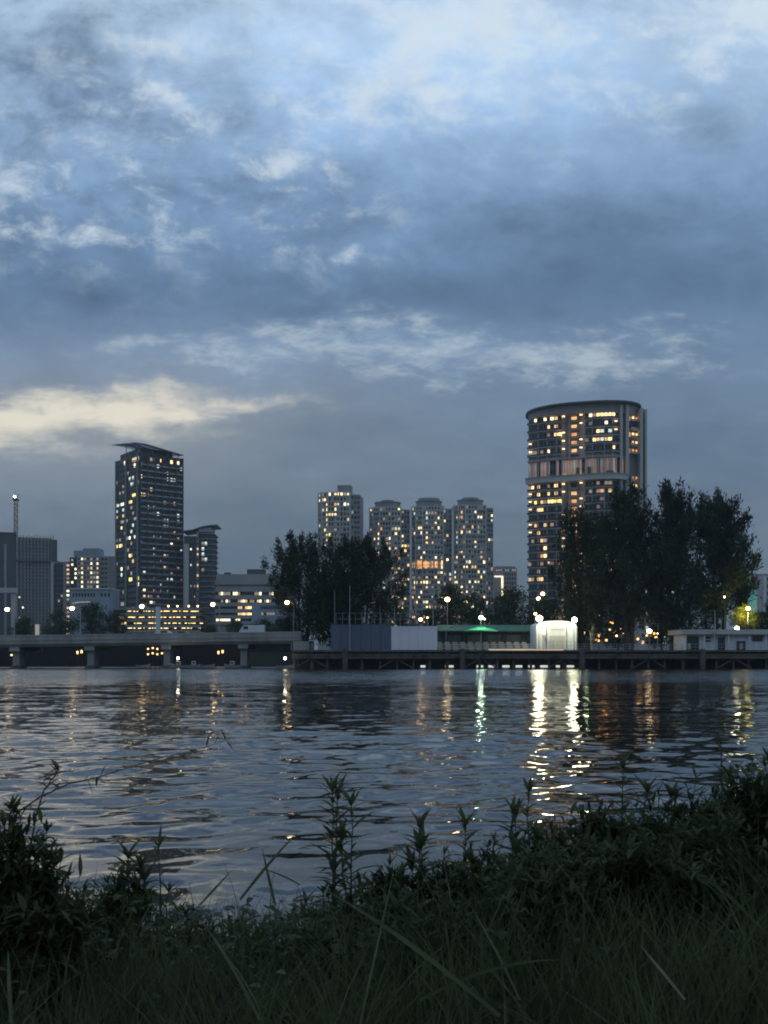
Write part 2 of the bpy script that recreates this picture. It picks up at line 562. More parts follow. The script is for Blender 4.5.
# bright breaks
hi = blobs([(165, 88, 34, 18, 0.8), (155, 45, 42, 18, 0.45), (335, 243, 24, 22, 0.7), (268, 166, 30, 16, 0.6),
            (16, 195, 50, 30, 0.7), (110, 236, 70, 14, 0.7), (450, 30, 130, 62, 0.85), (530, 14, 90, 40, 0.6), (410, 100, 70, 50, 0.55), (755, 15, 90, 50, 0.95), (690, 60, 80, 30, .35),
            (640, 100, 110, 40, 0.3), (560, 160, 120, 40, 0.25), (320, 100, 60, 30, .3)])
reg = blobs([(150, 110, 200, 120, 0.9), (60, 210, 150, 60, 0.8), (300, 190, 90, 90, 0.6), (420, 70, 160, 100, .7), (720, 40, 120, 60, .5)])
gapn = noise(comb(u0, mth('MULTIPLY', v0, 1.5), 41.0), 17.0, 10, 0.66, 0.25)
gaps = mth('MULTIPLY', smooth(mth('ADD', gapn, mth('MULTIPLY', hi, 0.12)), 0.48, 0.78), mth('MINIMUM', reg, 1.0))
hm = mth('ADD', hi, mth('ADD', mth('MULTIPLY', mth('SUBTRACT', puff, 0.5), 2.4), mth('MULTIPLY', mth('SUBTRACT', gapn, 0.5), 3.0)))
hm = mth('MULTIPLY', smooth(hm, 0.18, 1.35), smooth(hi, 0.02, 0.5))
hm = mth('MAXIMUM', hm, mth('MULTIPLY', gaps, 1.0))
colr = mixc(mth('MULTIPLY', hm, 0.80), colr, lin(212, 226, 236))
# thin streaky band
st = blobs([(360, 335, 140, 24, 0.7), (560, 350, 160, 26, 0.62), (650, 366, 80, 12, 0.5), (215, 358, 110, 18, 0.55), (480, 375, 200, 16, 0.45), (120, 345, 100, 12, 0.35), (700, 330, 80, 14, .3)])
n_st = noise(comb(u0, mth('MULTIPLY', v0, 2.6), 33.0), 21.0, 10, 0.66, 0.25)
sm = mth('ADD', st, mth('ADD', mth('MULTIPLY', mth('SUBTRACT', n_fin, 0.5), 0.8), mth('MULTIPLY', mth('SUBTRACT', n_st, 0.5), 3.6)))
sm = mth('MULTIPLY', smooth(sm, 0.20, 1.5), smooth(st, 0.02, 0.55))
colr = mixc(mth('MULTIPLY', sm, 0.66), colr, lin(190, 203, 212))
# cream break low in the west
cr = blobs([(90, 409, 130, 14, 1.05), (5, 421, 100, 19, 0.95), (205, 404, 70, 11, 0.65), (120, 388, 110, 10, 0.4), (0, 450, 110, 14, 0.3), (130, 436, 160, 14, .3), (275, 406, 50, 10, .35)])
n_cr = noise(comb(u0, mth('MULTIPLY', v0, 2.8), 21.0), 14.0, 10, 0.66, 0.25)
cm = mth('ADD', cr, mth('ADD', mth('MULTIPLY', mth('SUBTRACT', n_fin, 0.5), 0.5), mth('MULTIPLY', mth('SUBTRACT', n_cr, 0.5), 2.6)))
cm = mth('MULTIPLY', smooth(cm, -0.15, 1.45), smooth(cr, 0.0, 0.6))
glow = blobs([(90, 425, 260, 60, 1.0)])
colr = mixc(mth('MULTIPLY', glow, 0.26), colr, lin(196, 190, 178))
colr = mixc(mth('MULTIPLY', cm, 0.95), colr, lin(233, 227, 210))
bg = NN('ShaderNodeBackground'); LK(colr, bg.inputs['Color']); bg.inputs['Strength'].default_value = 1.01
wo = NN('ShaderNodeOutputWorld'); LK(bg.outputs[0], wo.inputs['Surface'])

sun = bpy.data.lights.new('evening_sun', 'SUN'); sun.energy = 0.05; sun.angle = R(35); sun.color = (1.0, 0.88, 0.70)
so = bpy.data.objects.new('evening_sun', sun); col.objects.link(so)
sd = Vector((math.sin(SUN_AZ) * math.cos(R(8)), math.cos(SUN_AZ) * math.cos(R(8)), math.sin(R(8))))
so.rotation_euler = (-sd).to_track_quat('-Z', 'Y').to_euler()

# ------------------------------------------------------------------ camera
cam = bpy.data.cameras.new('camera'); co = bpy.data.objects.new('camera', cam); col.objects.link(co)
co.location = (0, 0, CAMZ); co.rotation_euler = (R(90), 0, 0)
cam.sensor_fit = 'VERTICAL'; cam.sensor_height = 36.0; cam.sensor_width = 27.0
cam.lens = 36.0 * F / 1024.0
cam.shift_y = (HY - 512.0) / 1024.0
cam.clip_start = 0.05; cam.clip_end = 8000
cam.dof.use_dof = True; cam.dof.focus_distance = 60.0; cam.dof.aperture_fstop = 9.0
sc.camera = co
sc.view_settings.view_transform = 'Standard'; sc.view_settings.look = 'None'
sc.view_settings.exposure = 0.0; sc.view_settings.gamma = 1.0
sc.render.engine = 'CYCLES'
sc.cycles.use_denoising = True; sc.cycles.filter_width = 1.9
sc.cycles.max_bounces = 6; sc.cycles.diffuse_bounces = 3; sc.cycles.glossy_bounces = 3
sc.cycles.transmission_bounces = 3
sc.cycles.sample_clamp_indirect = 12.0
sc.cycles.caustics_reflective = False; sc.cycles.caustics_refractive = False
# ------------------------------------------------------------------ water
rs = np.random.RandomState(7)
rows = [3.0]
while rows[-1] < 330:
    r = rows[-1]
    rows.append(r + min(max(0.035, r * r / (CAMZ * F) * 0.55), 6.0))
rows = np.array(rows)
th = np.concatenate([np.linspace(-80, -27, 70, endpoint=False), np.linspace(-27, 27, 760), np.linspace(27, 80, 71)[1:]])
th = np.radians(th)
RR, TT = np.meshgrid(rows, th, indexing='ij')
xs = RR * np.sin(TT); ys = RR * np.cos(TT)
dr = np.gradient(rows)[:, None]
hgt = np.zeros_like(xs)
K = 140
for k in range(K):
    lam = 0.34 * (3.4 / 0.34) ** rs.rand()
    ang = rs.normal(0, 0.52) + R(-8)
    kx, ky = math.sin(ang) * 2 * PI / lam, math.cos(ang) * 2 * PI / lam
    slope = 0.070 * math.sqrt(2.0 / K) * (1.4 if 0.6 < lam < 1.9 else 0.7)
    wgt = np.clip((lam / dr - 2.0) / 2.0, 0, 1)
    hgt += wgt * slope * lam / (2 * PI) * np.sin(kx * xs + ky * ys + rs.rand() * 6.28)
# slow gusts: patches of calmer and livelier water
gust = np.ones_like(xs)
for k in range(8):
    lam = 9 + 22 * rs.rand(); a = rs.rand() * 6.28
    gust += 0.16 * np.sin(2 * PI / lam * (0.45 * math.cos(a) * xs + math.sin(a) * ys) + rs.rand() * 6.28)
hgt *= np.clip(gust, 0.35, 1.6)
n0, n1 = xs.shape
idx = np.arange(n0 * n1).reshape(n0, n1)
Q = np.stack([idx[:-1, :-1], idx[:-1, 1:], idx[1:, 1:], idx[1:, :-1]], -1).reshape(-1, 4)
mw, nt, b = nt_new('river_water')
b.inputs['Base Color'].default_value = (0.020, 0.021, 0.020, 1)
b.inputs['Roughness'].default_value = 0.022
b.inputs['IOR'].default_value = 1.85
b.inputs['Specular IOR Level'].default_value = 0.5
LK = nt.links.new; NN = nt.nodes.new
tc = NN('ShaderNodeTexCoord')
sp = NN('ShaderNodeSeparateXYZ'); LK(tc.outputs['Object'], sp.inputs[0])


def slope_noise(sx, sy, scale, detail):
    mp = NN('ShaderNodeMapping'); mp.inputs['Scale'].default_value = (sx, sy, 1)
    LK(tc.outputs['Object'], mp.inputs['Vector'])
    nz = NN('ShaderNodeTexNoise'); nz.inputs['Scale'].default_value = scale; nz.inputs['Detail'].default_value = detail
    LK(mp.outputs[0], nz.inputs['Vector'])
    sb = NN('ShaderNodeVectorMath'); sb.operation = 'SUBTRACT'
    LK(nz.outputs['Color'], sb.inputs[0]); sb.inputs[1].default_value = (0.5, 0.5, 0.5)
    return sb.outputs[0]


def scl(v, f):
    n = NN('ShaderNodeVectorMath'); n.operation = 'SCALE'; LK(v, n.inputs[0])
    if isinstance(f, (int, float)): n.inputs['Scale'].default_value = f
    else: LK(f, n.inputs['Scale'])
    return n.outputs[0]


def mrange(v, a, b_, c, d):
    n = NN('ShaderNodeMapRange'); n.interpolation_type = 'SMOOTHSTEP'; LK(v, n.inputs['Value'])
    for nm, x in (('From Min', a), ('From Max', b_), ('To Min', c), ('To Max', d)): n.inputs[nm].default_value = x
    return n.outputs['Result']


# wind patches break up where the far half of the river is ruffled
wp = NN('ShaderNodeTexNoise'); wp.inputs['Scale'].default_value = 1.0; wp.inputs['Detail'].default_value = 4
wm = NN('ShaderNodeMapping'); wm.inputs['Scale'].default_value = (0.012, 0.03, 1); LK(tc.outputs['Object'], wm.inputs['Vector']); LK(wm.outputs[0], wp.inputs['Vector'])
yw = NN('ShaderNodeMath'); yw.operation = 'MULTIPLY_ADD'; LK(wp.outputs['Fac'], yw.inputs[0]); yw.inputs[1].default_value = 40.0; LK(sp.outputs[1], yw.inputs[2])
fine = scl(slope_noise(1.0, 1.5, 3.2, 3), mrange(sp.outputs[1], 6, 45, 0.07, 0.26))
mid = scl(slope_noise(0.40, 0.75, 1.0, 4), mrange(sp.outputs[1], 16, 60, 0.0, 0.40))
far = scl(slope_noise(1.3, 1.7, 4.0, 2), mrange(yw.outputs[0], 86, 138, 0.0, 1.1))
ad = NN('ShaderNodeVectorMath'); LK(fine, ad.inputs[0]); LK(mid, ad.inputs[1])
ad2 = NN('ShaderNodeVectorMath'); LK(ad.outputs[0], ad2.inputs[0]); LK(far, ad2.inputs[1])
fl = NN('ShaderNodeVectorMath'); fl.operation = 'MULTIPLY'; LK(ad2.outputs[0], fl.inputs[0]); fl.inputs[1].default_value = (0.55, 1.0, 0.0)
ge = NN('ShaderNodeNewGeometry')
ad3 = NN('ShaderNodeVectorMath'); LK(ge.outputs['Normal'], ad3.inputs[0]); LK(fl.outputs[0], ad3.inputs[1])
bz = NN('ShaderNodeCombineXYZ')
LK(mrange(yw.outputs[0], 85, 135, -0.004, -0.11), bz.inputs[1])      # wind chop leans one way, steeper faces to the near bank
ad4 = NN('ShaderNodeVectorMath'); LK(ad3.outputs[0], ad4.inputs[0]); LK(bz.outputs[0], ad4.inputs[1]); ad3 = ad4
nm = NN('ShaderNodeVectorMath'); nm.operation = 'NORMALIZE'; LK(ad3.outputs[0], nm.inputs[0])
LK(nm.outputs[0], b.inputs['Normal'])
water = np_mesh('water', np.stack([xs, ys, hgt], -1).reshape(-1, 3), Q, mw, smooth=True)
tag(water, kind='structure')

# ------------------------------------------------------------------ land across the river, and its edge
mb = MB()
mb.prism([(-60, 232), (-16.4, 226), (-16.4, 188.6), (140, 188.6), (420, 230), (1600, 900), (1600, 6000), (-1600, 6000), (-1600, 900), (-420, 240)][::1], -1.0, 3.2)
struct('far_bank', mb, M['far_ground'])

# near bank: one rough sheet, higher to the right, sloping into the water


def ground_z(x, y):
    c = 1.04 + 0.20 * (1 / (1 + math.exp(-(x - 0.75) * 3.2))) + 0.20 * (1 / (1 + math.exp(-(x - 1.7) * 3.0))) + 0.10 * (1 / (1 + math.exp((x + 1.7) * 3.0)))
    edge = 5.15 + 0.25 * math.sin(x * 1.3 + 0.5) + 0.12 * math.sin(x * 3.7)
    t = max(0.0, y - edge)
    z = c - 0.42 * t - 0.30 * t * t / (1 + t) + 0.03 * math.sin(x * 5 + y * 3) + 0.02 * math.sin(x * 11 - y * 7)
    return z - 0.02 * max(0, 2.0 - y)


V = []; gx = np.linspace(-9, 9, 181); gy = np.linspace(-4, 9.5, 136)
for yy in gy:
    for xx in gx: V.append((xx, yy, ground_z(xx, yy)))
nx = len(gx); Q = [[j * nx + i, j * nx + i + 1, (j + 1) * nx + i + 1, (j + 1) * nx + i] for j in range(len(gy) - 1) for i in range(nx - 1)]
tag(np_mesh('riverbank', V, Q, M['earth'], smooth=True), kind='structure')
# ------------------------------------------------------------------ helpers for the far city
LZ = 3.2
W.append(mat_emit('window_curtain_glow', (1.0, 0.48, 0.22), 0.13, vary=0.5)); GLOW = 8


def rect(x0, x1, y0, y1):
    return [(x0, y0), (x1, y0), (x1, y1), (x0, y1)]


def floor_band(poly, out, th):
    """a ring slab standing proud of the wall, centre at z=0"""
    return MB().prism(offset_poly(poly, out), -th / 2, th / 2)


# ------------------------------------------------------------------ left dark glass tower (three-quarter view)
Y0 = 500.0
cx = ax(139, Y0); a = R(38)
b = Building('apartment_tower', 'tall dark glazed tower with slanted wing roof, left of the lit car park', 'tower', cx, Y0, LZ, a, seed=11)
Wd, Dp = 24.2, 28.3
H = az(453, Y0) - LZ
poly = [(0, 0), (Wd, 0), (Wd, Dp), (0, Dp)]
b.part(MB().prism(poly, 0, H), 'wall', M['dark_wall'])
fh = 3.0; nf = int(H / fh); fh = H / nf
# left face: smooth glass with three fins ; right face: balconies
b.facade((0, Dp), (0, 0), 9, H - 1, fh, 2.0, 0.86, 0.62, out=0.02, key='L')
b.facade((0, 0), (Wd, 0), 9, H - 1, fh, 1.9, 0.62, 0.56, out=0.02, key='R')
mb = MB()
for s in (0.03, 0.52, 0.97):
    mb.box(-0.45, Dp * s, H / 2, 0.9, 0.5, H)
b.part(mb, 'wall_fin', M['mid_wall'])
mb = MB()
for s in (0.02, 0.17, 0.34, 0.50, 0.66, 0.82, 0.98):
    mb.box(Wd * s, -0.55, H / 2 + 1, 0.45, 1.1, H - 2)
b.part(mb, 'balcony_fin', M['dark_wall'])
bal = MB().ledge([(Wd * .03, 0), (Wd * .97, 0)], 0.95, .22, .7)
b.floors('balcony', bal.data('balcony', M['mid_wall']), 9.4, fh, nf - 4)
band = MB().box(-0.06, Dp / 2, 0, 0.3, Dp * 0.98, 0.45)
b.floors('floor_band', band.data('floor_band', M['dark_wall']), 9.2, fh, nf - 3)
# crown: stepped parapet and the slanted lattice wing
mb = MB().prism([(1.5, 2), (Wd - 5, 2), (Wd - 5, Dp - 2), (1.5, Dp - 2)], H, H + 3.2)
b.part(mb, 'plant_room', M['dark_wall'])
mb = MB()
rf = lambda x, y: H + 4.6 + .13 * y - .15 * max(0, x - 3)
xsr = [-3 + i * 2.2 for i in range(13)]
for i, x in enumerate(xsr):
    mb.tube([(x, -2.0, rf(x, -2)), (x, 9, rf(x, 9)), (x, Dp - 1, rf(x, Dp - 1))], 0.16, 5)
for y in np.linspace(-2, Dp - 1, 10):
    mb.tube([(x, y, rf(x, y) + 0.02) for x in xsr], 0.14, 5)
for y0_, y1_ in ((-2, 4), (8, 14), (17, 22)):
    for x0_, x1_ in zip(xsr, xsr[1:]):
        vs = [mb.bm.verts.new((x, y, rf(x, y) + 0.2)) for x, y in ((x0_, y0_), (x1_, y0_), (x1_, y1_), (x0_, y1_))]
        vt = [mb.bm.verts.new((v.co.x, v.co.y, v.co.z + 0.15)) for v in vs]
        mb.bm.faces.new(vs); mb.bm.faces.new(vt)
        for k in range(4): mb.bm.faces.new((vs[k], vs[(k + 1) % 4], vt[(k + 1) % 4], vt[k]))
for x, y in ((0.5, 1), (8, 1), (16, 1), (22, 1), (2, 20), (20, 20)):
    mb.tube([(x, y, H - 0.2), (x, y, rf(x, y))], 0.2, 6)
b.part(mb, 'wing_roof', M['metal'])
b.light([(123, 460, WHITE), (132, 460, WARM), (136, 460, WARM), (163, 459, WARMB), (172.5, 461, WARMB), (179, 463, WHITE), (135, 465, WHITE), (141, 474, WHITE), (154, 467.5, PDIM),
         (167, 471, WARM), (131, 480, COOL), (132, 485, COOL), (167, 480, COOL), (171, 481, COOL), (175, 482, COOL), (124, 495, DIM), (132, 494, YELLOW), (134, 495, WARMB), (140, 495, WARMB), (143, 495, WARM), (146, 495, DIM),
         (118, 505, COOL), (122, 505, WHITE), (124, 505, WHITE), (133, 504, YELLOW), (131, 504, WARM), (118, 509, COOL), (123, 509, COOL), (118, 514, COOL), (122, 514, WARM), (117, 519, WARM), (154, 507, COOL), (154, 511, PDIM),
         (122, 525, DIM), (122, 529, YELLOW), (132, 524, COOL), (131, 530, COOL), (168, 518, COOL), (163, 522, PDIM), (167, 529, DIM), (127, 539, COOL), (131, 540, WHITE), (135, 539, COOL), (116, 545, WARMB), (119, 545, WARMB), (122, 545, WARM), (132, 545, DIM),
         (171, 543.5, WHITE), (163, 538, PDIM), (129, 554, WARMB), (132, 555, AMBER), (132, 559, WARM), (153, 550, WHITE), (156, 555, COOL), (166, 557, WARM), (122, 570, WHITE), (121, 575, COOL), (117, 565, DIM), (166, 567, WARM), (163, 562, PDIM),
         (129, 579, YELLOW), (132, 579, YELLOW), (138, 579, YELLOW), (139, 585, WHITE), (154, 580, DIM), (168, 577, COOL), (173, 578, COOL), (146, 589, WHITE), (155, 589, WARM), (162, 585, COOL), (167, 593, DIM), (174, 597, COOL), (143, 597, WARM), (153, 600, WHITE)], 4.5)
b.random_light(0.09, [DIM, DIM, PDIM, PDIM, WARM, COOL, GLOW])
b.finish('glass_teal')

# ------------------------------------------------------------------ its lower neighbour with an upswept roof
Y1 = 505.0
b = Building('apartment_block', 'narrow dark block with upswept roof joined to the tall slanted-roof tower', 'building', ax(184, Y1), Y1, LZ, R(2), seed=4)
H = az(536, Y1) - LZ; wd = ax(213, Y1) - ax(184, Y1)
b.part(MB().bounds(0, 6.4, 0, 16, 0, H), 'wall', M['dark_wall'])
b.part(MB().bounds(0.3, 2.4, -0.6, -0.002, 0, H - 4), 'wall_panel', M['pale_wall'])
b.part(MB().bounds(6.402, 7.6, -0.9, 15, 0, H + 2), 'stair_wall', M['mid_wall'])
tp = [(7.602, 0), (9, -1.6), (12, -2.2), (wd - 1, -1.4), (wd, 0.5), (wd, 15), (7.602, 15)]
b.part(MB().prism(tp, 0, H + 2), 'curved_bay', M['dark_wall'])
b.part(MB().prism([(7.602, -0.4), (wd - 0.8, -0.4), (wd - 0.8, 13), (7.602, 13)], H + 2.002, H + 4.5), 'penthouse', M['pale_wall'])
nfl = 20; fhh = (H - 6) / nfl
bd = floor_band(tp, 0.8, 0.3).data('balcony', M['mid_wall'])
b.floors('balcony', bd, 7, fhh, nfl + 1)
b.facade((9, -1.62), (12, -2.22), 6, H, fhh, 1.6, 0.8, 0.6)
b.facade((12, -2.22), (wd - 1, -1.42), 6, H, fhh, 1.4, 0.8, 0.6)
b.facade((6.5, -0.92), (7.5, -0.92), 6, H, fhh, 1.0, 0.7, 0.4)
b.facade((2.6, -0.02), (6.2, -0.02), 6, H, fhh, 1.8, 0.35, 0.35)
mb = MB()
mb.hprism([(0, 0), (0, 0.3), (18, 0.3), (18, 0)], [((-1, -1.5, H + 2.2), (0, 1)), ((4, -1.5, H + 2.8), (0, 1)), ((9, -2, H + 4.4), (0, 1)), ((12.5, -2.4, H + 5.0), (0, 1)), ((wd + 2.4, -2.6, H + 5.3), (0, 1))])
b.part(mb, 'upswept_roof', M['metal'])
b.light([(197.5, 547, WARM), (197.5, 556, WARM), (197.5, 565, WARM), (197.5, 575, WARM), (197.5, 584, WARM), (188, 546.5, WHITE), (188, 565.5, COOL), (203, 547, COOL), (206, 546, COOL), (204, 556, COOL), (206, 557, COOL), (204, 562, DIM)], 5)
b.random_light(0.03, [DIM, PDIM])
b.finish('glass_teal')

# ------------------------------------------------------------------ multi-storey car park, lit inside
Y2 = 440.0
b = Building('car_park', 'open multi-storey car park with rows of yellow lights below the tall dark tower', 'car park', ax(126, Y2), Y2, LZ, 0, seed=5)
wd = ax(201, Y2) - ax(126, Y2)
zs = [az(p, Y2) - LZ for p in (632, 627, 621, 615, 609.5)]
b.part(MB().bounds(0, wd, 14, 14.4, 0, zs[-1]), 'back_wall', M['mid_wall'])
for z in zs:
    b.part(MB().bounds(0, wd, 0, 14, z - 0.25, z + 0.05), 'deck_slab', M['concrete'])
    b.part(MB().bounds(0, wd, -0.15, -0.002, z - 0.25, z + 0.85), 'parapet', M['mid_wall'])
for i in range(9):
    b.part(MB().bounds(i * wd / 8.3 , i * wd / 8.3 + 0.5, 0.4, 0.9, 0, zs[-1] - 0.252), 'column', M['concrete'])
b.part(MB().bounds(13.2, 15.3, -0.9, -0.152, 0, zs[-1] + 1.2), 'lift_shaft', M['white'])
rng = random.Random(3)
for z in zs[:-1]:
    for i in range(15):
        if rng.random() < 0.78:
            x = (i + 0.2 + 0.6 * rng.random()) * wd / 15
            o = link('ceiling_light', UNIT.setdefault('cp', MB().box(0, 0, 0, 1.5, 0.3, 0.30).data('ceiling_light', CARP)), b.e)
            o.location = (x, 0.6 + 3 * rng.random(), z + 1.75); o.scale.x = rng.choice((0.6, 0.9, 1.4))
for x in (18, 22, 27, 31):
    o = link('roof_lamp', MB().ball((0, 0, 0), 0.45).data('roof_lamp', LAMPS), b.e); o.location = (x, 3, zs[-1] + 1.6)
# podium hall to its left
b2 = Building('podium_block', 'low podium of lit open floors at the foot of the tall dark tower', 'building', ax(112, Y2), Y2 + 1, LZ, 0, seed=6)
w2 = ax(125.7, Y2) - ax(112, Y2)
b2.part(MB().bounds(0, w2, 0.8, 12, 0, az(608, Y2) - LZ), 'wall', M['dark_wall'])
for p in (609, 614, 619, 625):
    b2.part(MB().bounds(-0.3, w2, 0, 0.798, az(p, Y2) - LZ - 0.3, az(p, Y2) - LZ + 0.3), 'floor_slab', M['mid_wall'])
b2.facade((0, 0.75), (w2, 0.75), az(632, Y2) - LZ, az(609, Y2) - LZ, 2.4, 1.2, 0.8, 0.45)
b2.random_light(0.33, [WARM, WARM, DIM, WARMB])
b2.finish()

# ------------------------------------------------------------------ banded office block
Y3 = 430.0
b = Building('office_block', 'low wide office block with long bands of lit windows and a pale end wall', 'building', ax(216, Y3), Y3, LZ, 0, seed=8)
wd = ax(293, Y3) - ax(216, Y3); H = az(577, Y3) - LZ
b.part(MB().bounds(0, wd, 0, 18, 0, H), 'wall', M['mid_wall'])
b.part(MB().bounds(0.5, wd - 3, 1, 16, H + 0.002, H + 1.3), 'parapet', M['mid_wall'])
b.part(MB().bounds(ax(246, Y3) - ax(216, Y3), ax(263, Y3) - ax(216, Y3), 3, 10, H + 1.302, H + 3.6), 'plant_room', M['dark_wall'])
b.part(MB().bounds(3, 5.5, 3, 8, H + 1.302, H + 2.2), 'plant_room', M['dark_wall'])
for p in (583, 590, 597.5, 604.5, 611, 617, 623):
    z = az(p, Y3) - LZ
    b.part(MB().bounds(-0.3, wd + 0.2, -0.8, -0.002, z - 0.75, z + 0.75), 'floor_band', M['mid_wall'])
for z0_, z1_ in ((586, 580), (597, 590.4), (604, 598.4), (610.5, 605), (616.5, 611.6), (622.5, 617.6)):
    b.facade((0, -0.02), (wd, -0.02), az(z0_, Y3) - LZ, az(z1_, Y3) - LZ, 9, 1.05, 0.8, 0.45)
xe = ax(252, Y3) - ax(216, Y3)
b.part(MB().bounds(xe, wd + 0.3, -1.6, -0.803, az(624, Y3) - LZ, az(602.5, Y3) - LZ), 'end_wall', M['blue_grey'])
b.facade((xe + 4, -1.62), (xe + 12, -1.62), az(610, Y3) - LZ, az(605, Y3) - LZ, 9, 1.0, 0.7, 0.7, key='e')
b.facade((xe + 4, -1.62), (xe + 10, -1.62), az(616, Y3) - LZ, az(612, Y3) - LZ, 9, 1.2, 0.7, 0.6, key='e2')
for w in b.wins:
    x, y = w['px']; k = None; r = b.rng.random()
    if w['key'] == 'e': continue
    if w['key'] == 'e2': k = DIM if r < .7 else None
    elif 591 < y < 597: k = (WHITE if r < .35 else PDIM) if (x < 241 or 252 < x < 273) and r < .8 else None
    elif 598 < y < 604: k = (WHITE if r < .2 else WARM if r < .4 else DIM) if r < .7 and x < 276 else None
    elif 605 < y < 617: k = (WARMB if r < .5 else WARM) if 238 < x < 252 and r < .9 else None
    elif 617 < y < 623: k = WHITE if x < 240 and r < .85 else None
    elif y < 587: k = WHITE if r < .04 else None
    w['m'] = k
b.finish()

# ------------------------------------------------------------------ towers under construction, with crane
Y4 = 640.0
b = Building('unfinished_tower', 'raw dark concrete tower shell below the crane at the far left', 'building', ax(17, Y4), Y4, LZ, R(18.5), seed=9)
wd = (ax(50, Y4) - ax(17, Y4)) * 1.16; H = az(537, Y4) - LZ
b.part(MB().bounds(0, wd - 3.2, 0, 20, 0, H), 'wall', M['mid_wall'])
b.part(MB().bounds(wd - 3.198, wd, -0.6, 18, 0, H - 1), 'end_wall', M['dark_wall'])
b.part(MB().bounds(-13, -0.6, -2, 14, 0, az(533, Y4) - LZ), 'core_wall', M['dark_wall'])
b.part(MB().bounds(-7.6, -6.2, -2.5, -2.002, 0, az(545, Y4) - LZ), 'hoist_mast', M['metal'])
b.part(MB().bounds(-0.3, wd + 1, -1.4, -0.602, az(560.7, Y4) - LZ - .5, az(560.7, Y4) - LZ + .5), 'work_platform', M['dark_wall'])
b.part(MB().bounds(-13.6, -0.3, -2.6, 14.5, az(534.5, Y4) - LZ, az(533, Y4) - LZ), 'work_platform', M['dark_wall'])
mb = MB(); rr = random.Random(2)
for i in range(14):
    x = 0.4 + i * (wd - 1) / 14
    mb.box(x, 1 + rr.random() * 3, H + 0.6, 0.5, 0.5, 1.2 + rr.random() * 2.6)
b.part(mb, 'starter_column', M['mid_wall'])
nf = 34; fhh = H / nf
sl = MB().bounds(0.2, wd - 3.4, -0.32, -0.002, -0.22, 0.22).data('floor_edge', M['dark_wall'])
b.floors('floor_edge', sl, fhh * 2, fhh, nf - 2)
b.facade((0.4, -0.01), (wd - 3.4, -0.01), fhh, H, fhh, 2.1, 0.42, 0.5)
b.light([(8, 593, COOL), (21, 596, COOL), (23, 606, WHITE), (20, 619, PDIM)], 8)
b.finish('glass')
# the crane
mc = empty('tower_crane', (ax(14.2, Y4), Y4 + 3, az(533, Y4)), 'slim reddish tower crane mast with a lit top standing on the unfinished tower', 'crane')
hz = az(500, Y4) - az(533, Y4)
mb = MB()
for sx in (-.9, .9):
    for sy in (-.9, .9): mb.tube([(sx, sy, 0), (sx, sy, hz)], 0.2, 5)
k = 0; z = 0
while z < hz - 1.8:
    s = 1 if k % 2 else -1
    for sy in (-.9, .9): mb.tube([(-.9 * s, sy, z), (.9 * s, sy, z + 1.8)], 0.13, 4)
    for sx in (-.9, .9): mb.tube([(sx, -.9 * s, z), (sx, .9 * s, z + 1.8)], 0.13, 4)
    z += 1.8; k += 1
mb.build('mast', M['crane_red'], mc)
MB().bounds(-1.5, 1.5, -1.5, 1.5, hz, hz + 1.0).build('slewing_ring', M['dark_metal'], mc)
MB().bounds(-1.2, 1.2, -2.6, -0.6, hz + 1.002, hz + 3.4).bevel(0.25).build('cab', M['white'], mc)
mb = MB()
for sx in (-.6, .6): mb.tube([(sx, 0, hz + 1), (sx * .3, 6, hz + 5.2)], 0.16, 5)
mb.tube([(0, 0, hz + 1), (0, -1, hz + 6.5)], 0.14, 5)
mb.build('jib', M['crane_red'], mc)
MB().ball((0.2, -2.9, hz + 2.3), 0.55).build('work_light', LAMPW, mc)

# ------------------------------------------------------------------ mid-rise housing behind the bridge
Y5 = 560.0
b = Building('housing_block', 'dark narrow housing block with one column of lit stair windows, by the unfinished tower', 'building', ax(50.5, Y5), Y5 + 6, LZ, 0, seed=12)
wd = ax(67.5, Y5) - ax(50.5, Y5); H = az(562.5, Y5) - LZ
b.part(MB().bounds(0, wd * .56, 0, 12, 0, H), 'wall', M['dark_wall'])
b.part(MB().bounds(wd * .562, wd, -0.7, 12, 0, H + .4), 'stair_wall', M['mid_wall'])
b.part(MB().bounds(-1.6, -0.002, -1, 10, 0, H + 0.8), 'pale_end_wall', M['pale_wall'])
b.part(MB().bounds(0.4, wd - .4, 2, 9, H + .402, H + 1.2), 'roof', M['mid_wall'])
b.facade((0.3, -0.02), (wd * .55, -0.02), 3, H, 2.9, 1.7, 0.6, 0.5)
b.facade((wd * .72, -0.72), (wd * .98, -0.72), 3, H, 2.4, 2.2, 0.55, 0.42, key='s')
b.random_light(0.8, [WHITE, WARM, PDIM], key='s'); b.random_light(0.10, [PDIM, WHITE, COOL])
b.finish()

b = Building('housing_block', 'broad pale housing block with columns of white lit windows left of the tall dark tower', 'building', ax(69, Y5), Y5, LZ, 0, seed=13)
wd = ax(107, Y5) - ax(69, Y5); H = az(556, Y5) - LZ
S = lambda p: ax(p, Y5) - ax(69, Y5)
b.part(MB().bounds(0, S(77), 1.2, 16, 0, H - .6), 'wing_wall', M['dark_wall'])
b.part(MB().bounds(S(77) + .002, S(99.5), 0, 16, 0, H), 'wall', M['cream_wall'])
b.part(MB().bounds(S(99.5) + .002, wd + 5, 1.2, 16, 0, H), 'wing_wall', M['mid_wall'])
b.part(MB().bounds(S(72), S(82), 3, 12, H + .002, az(550, Y5) - LZ), 'roof_tank', M['blue_grey'])
b.part(MB().bounds(S(82) + .002, S(98), 2, 12, H + .002, az(548, Y5) - LZ), 'roof_tank', M['blue_grey'])
z0_ = az(589, Y5) - LZ
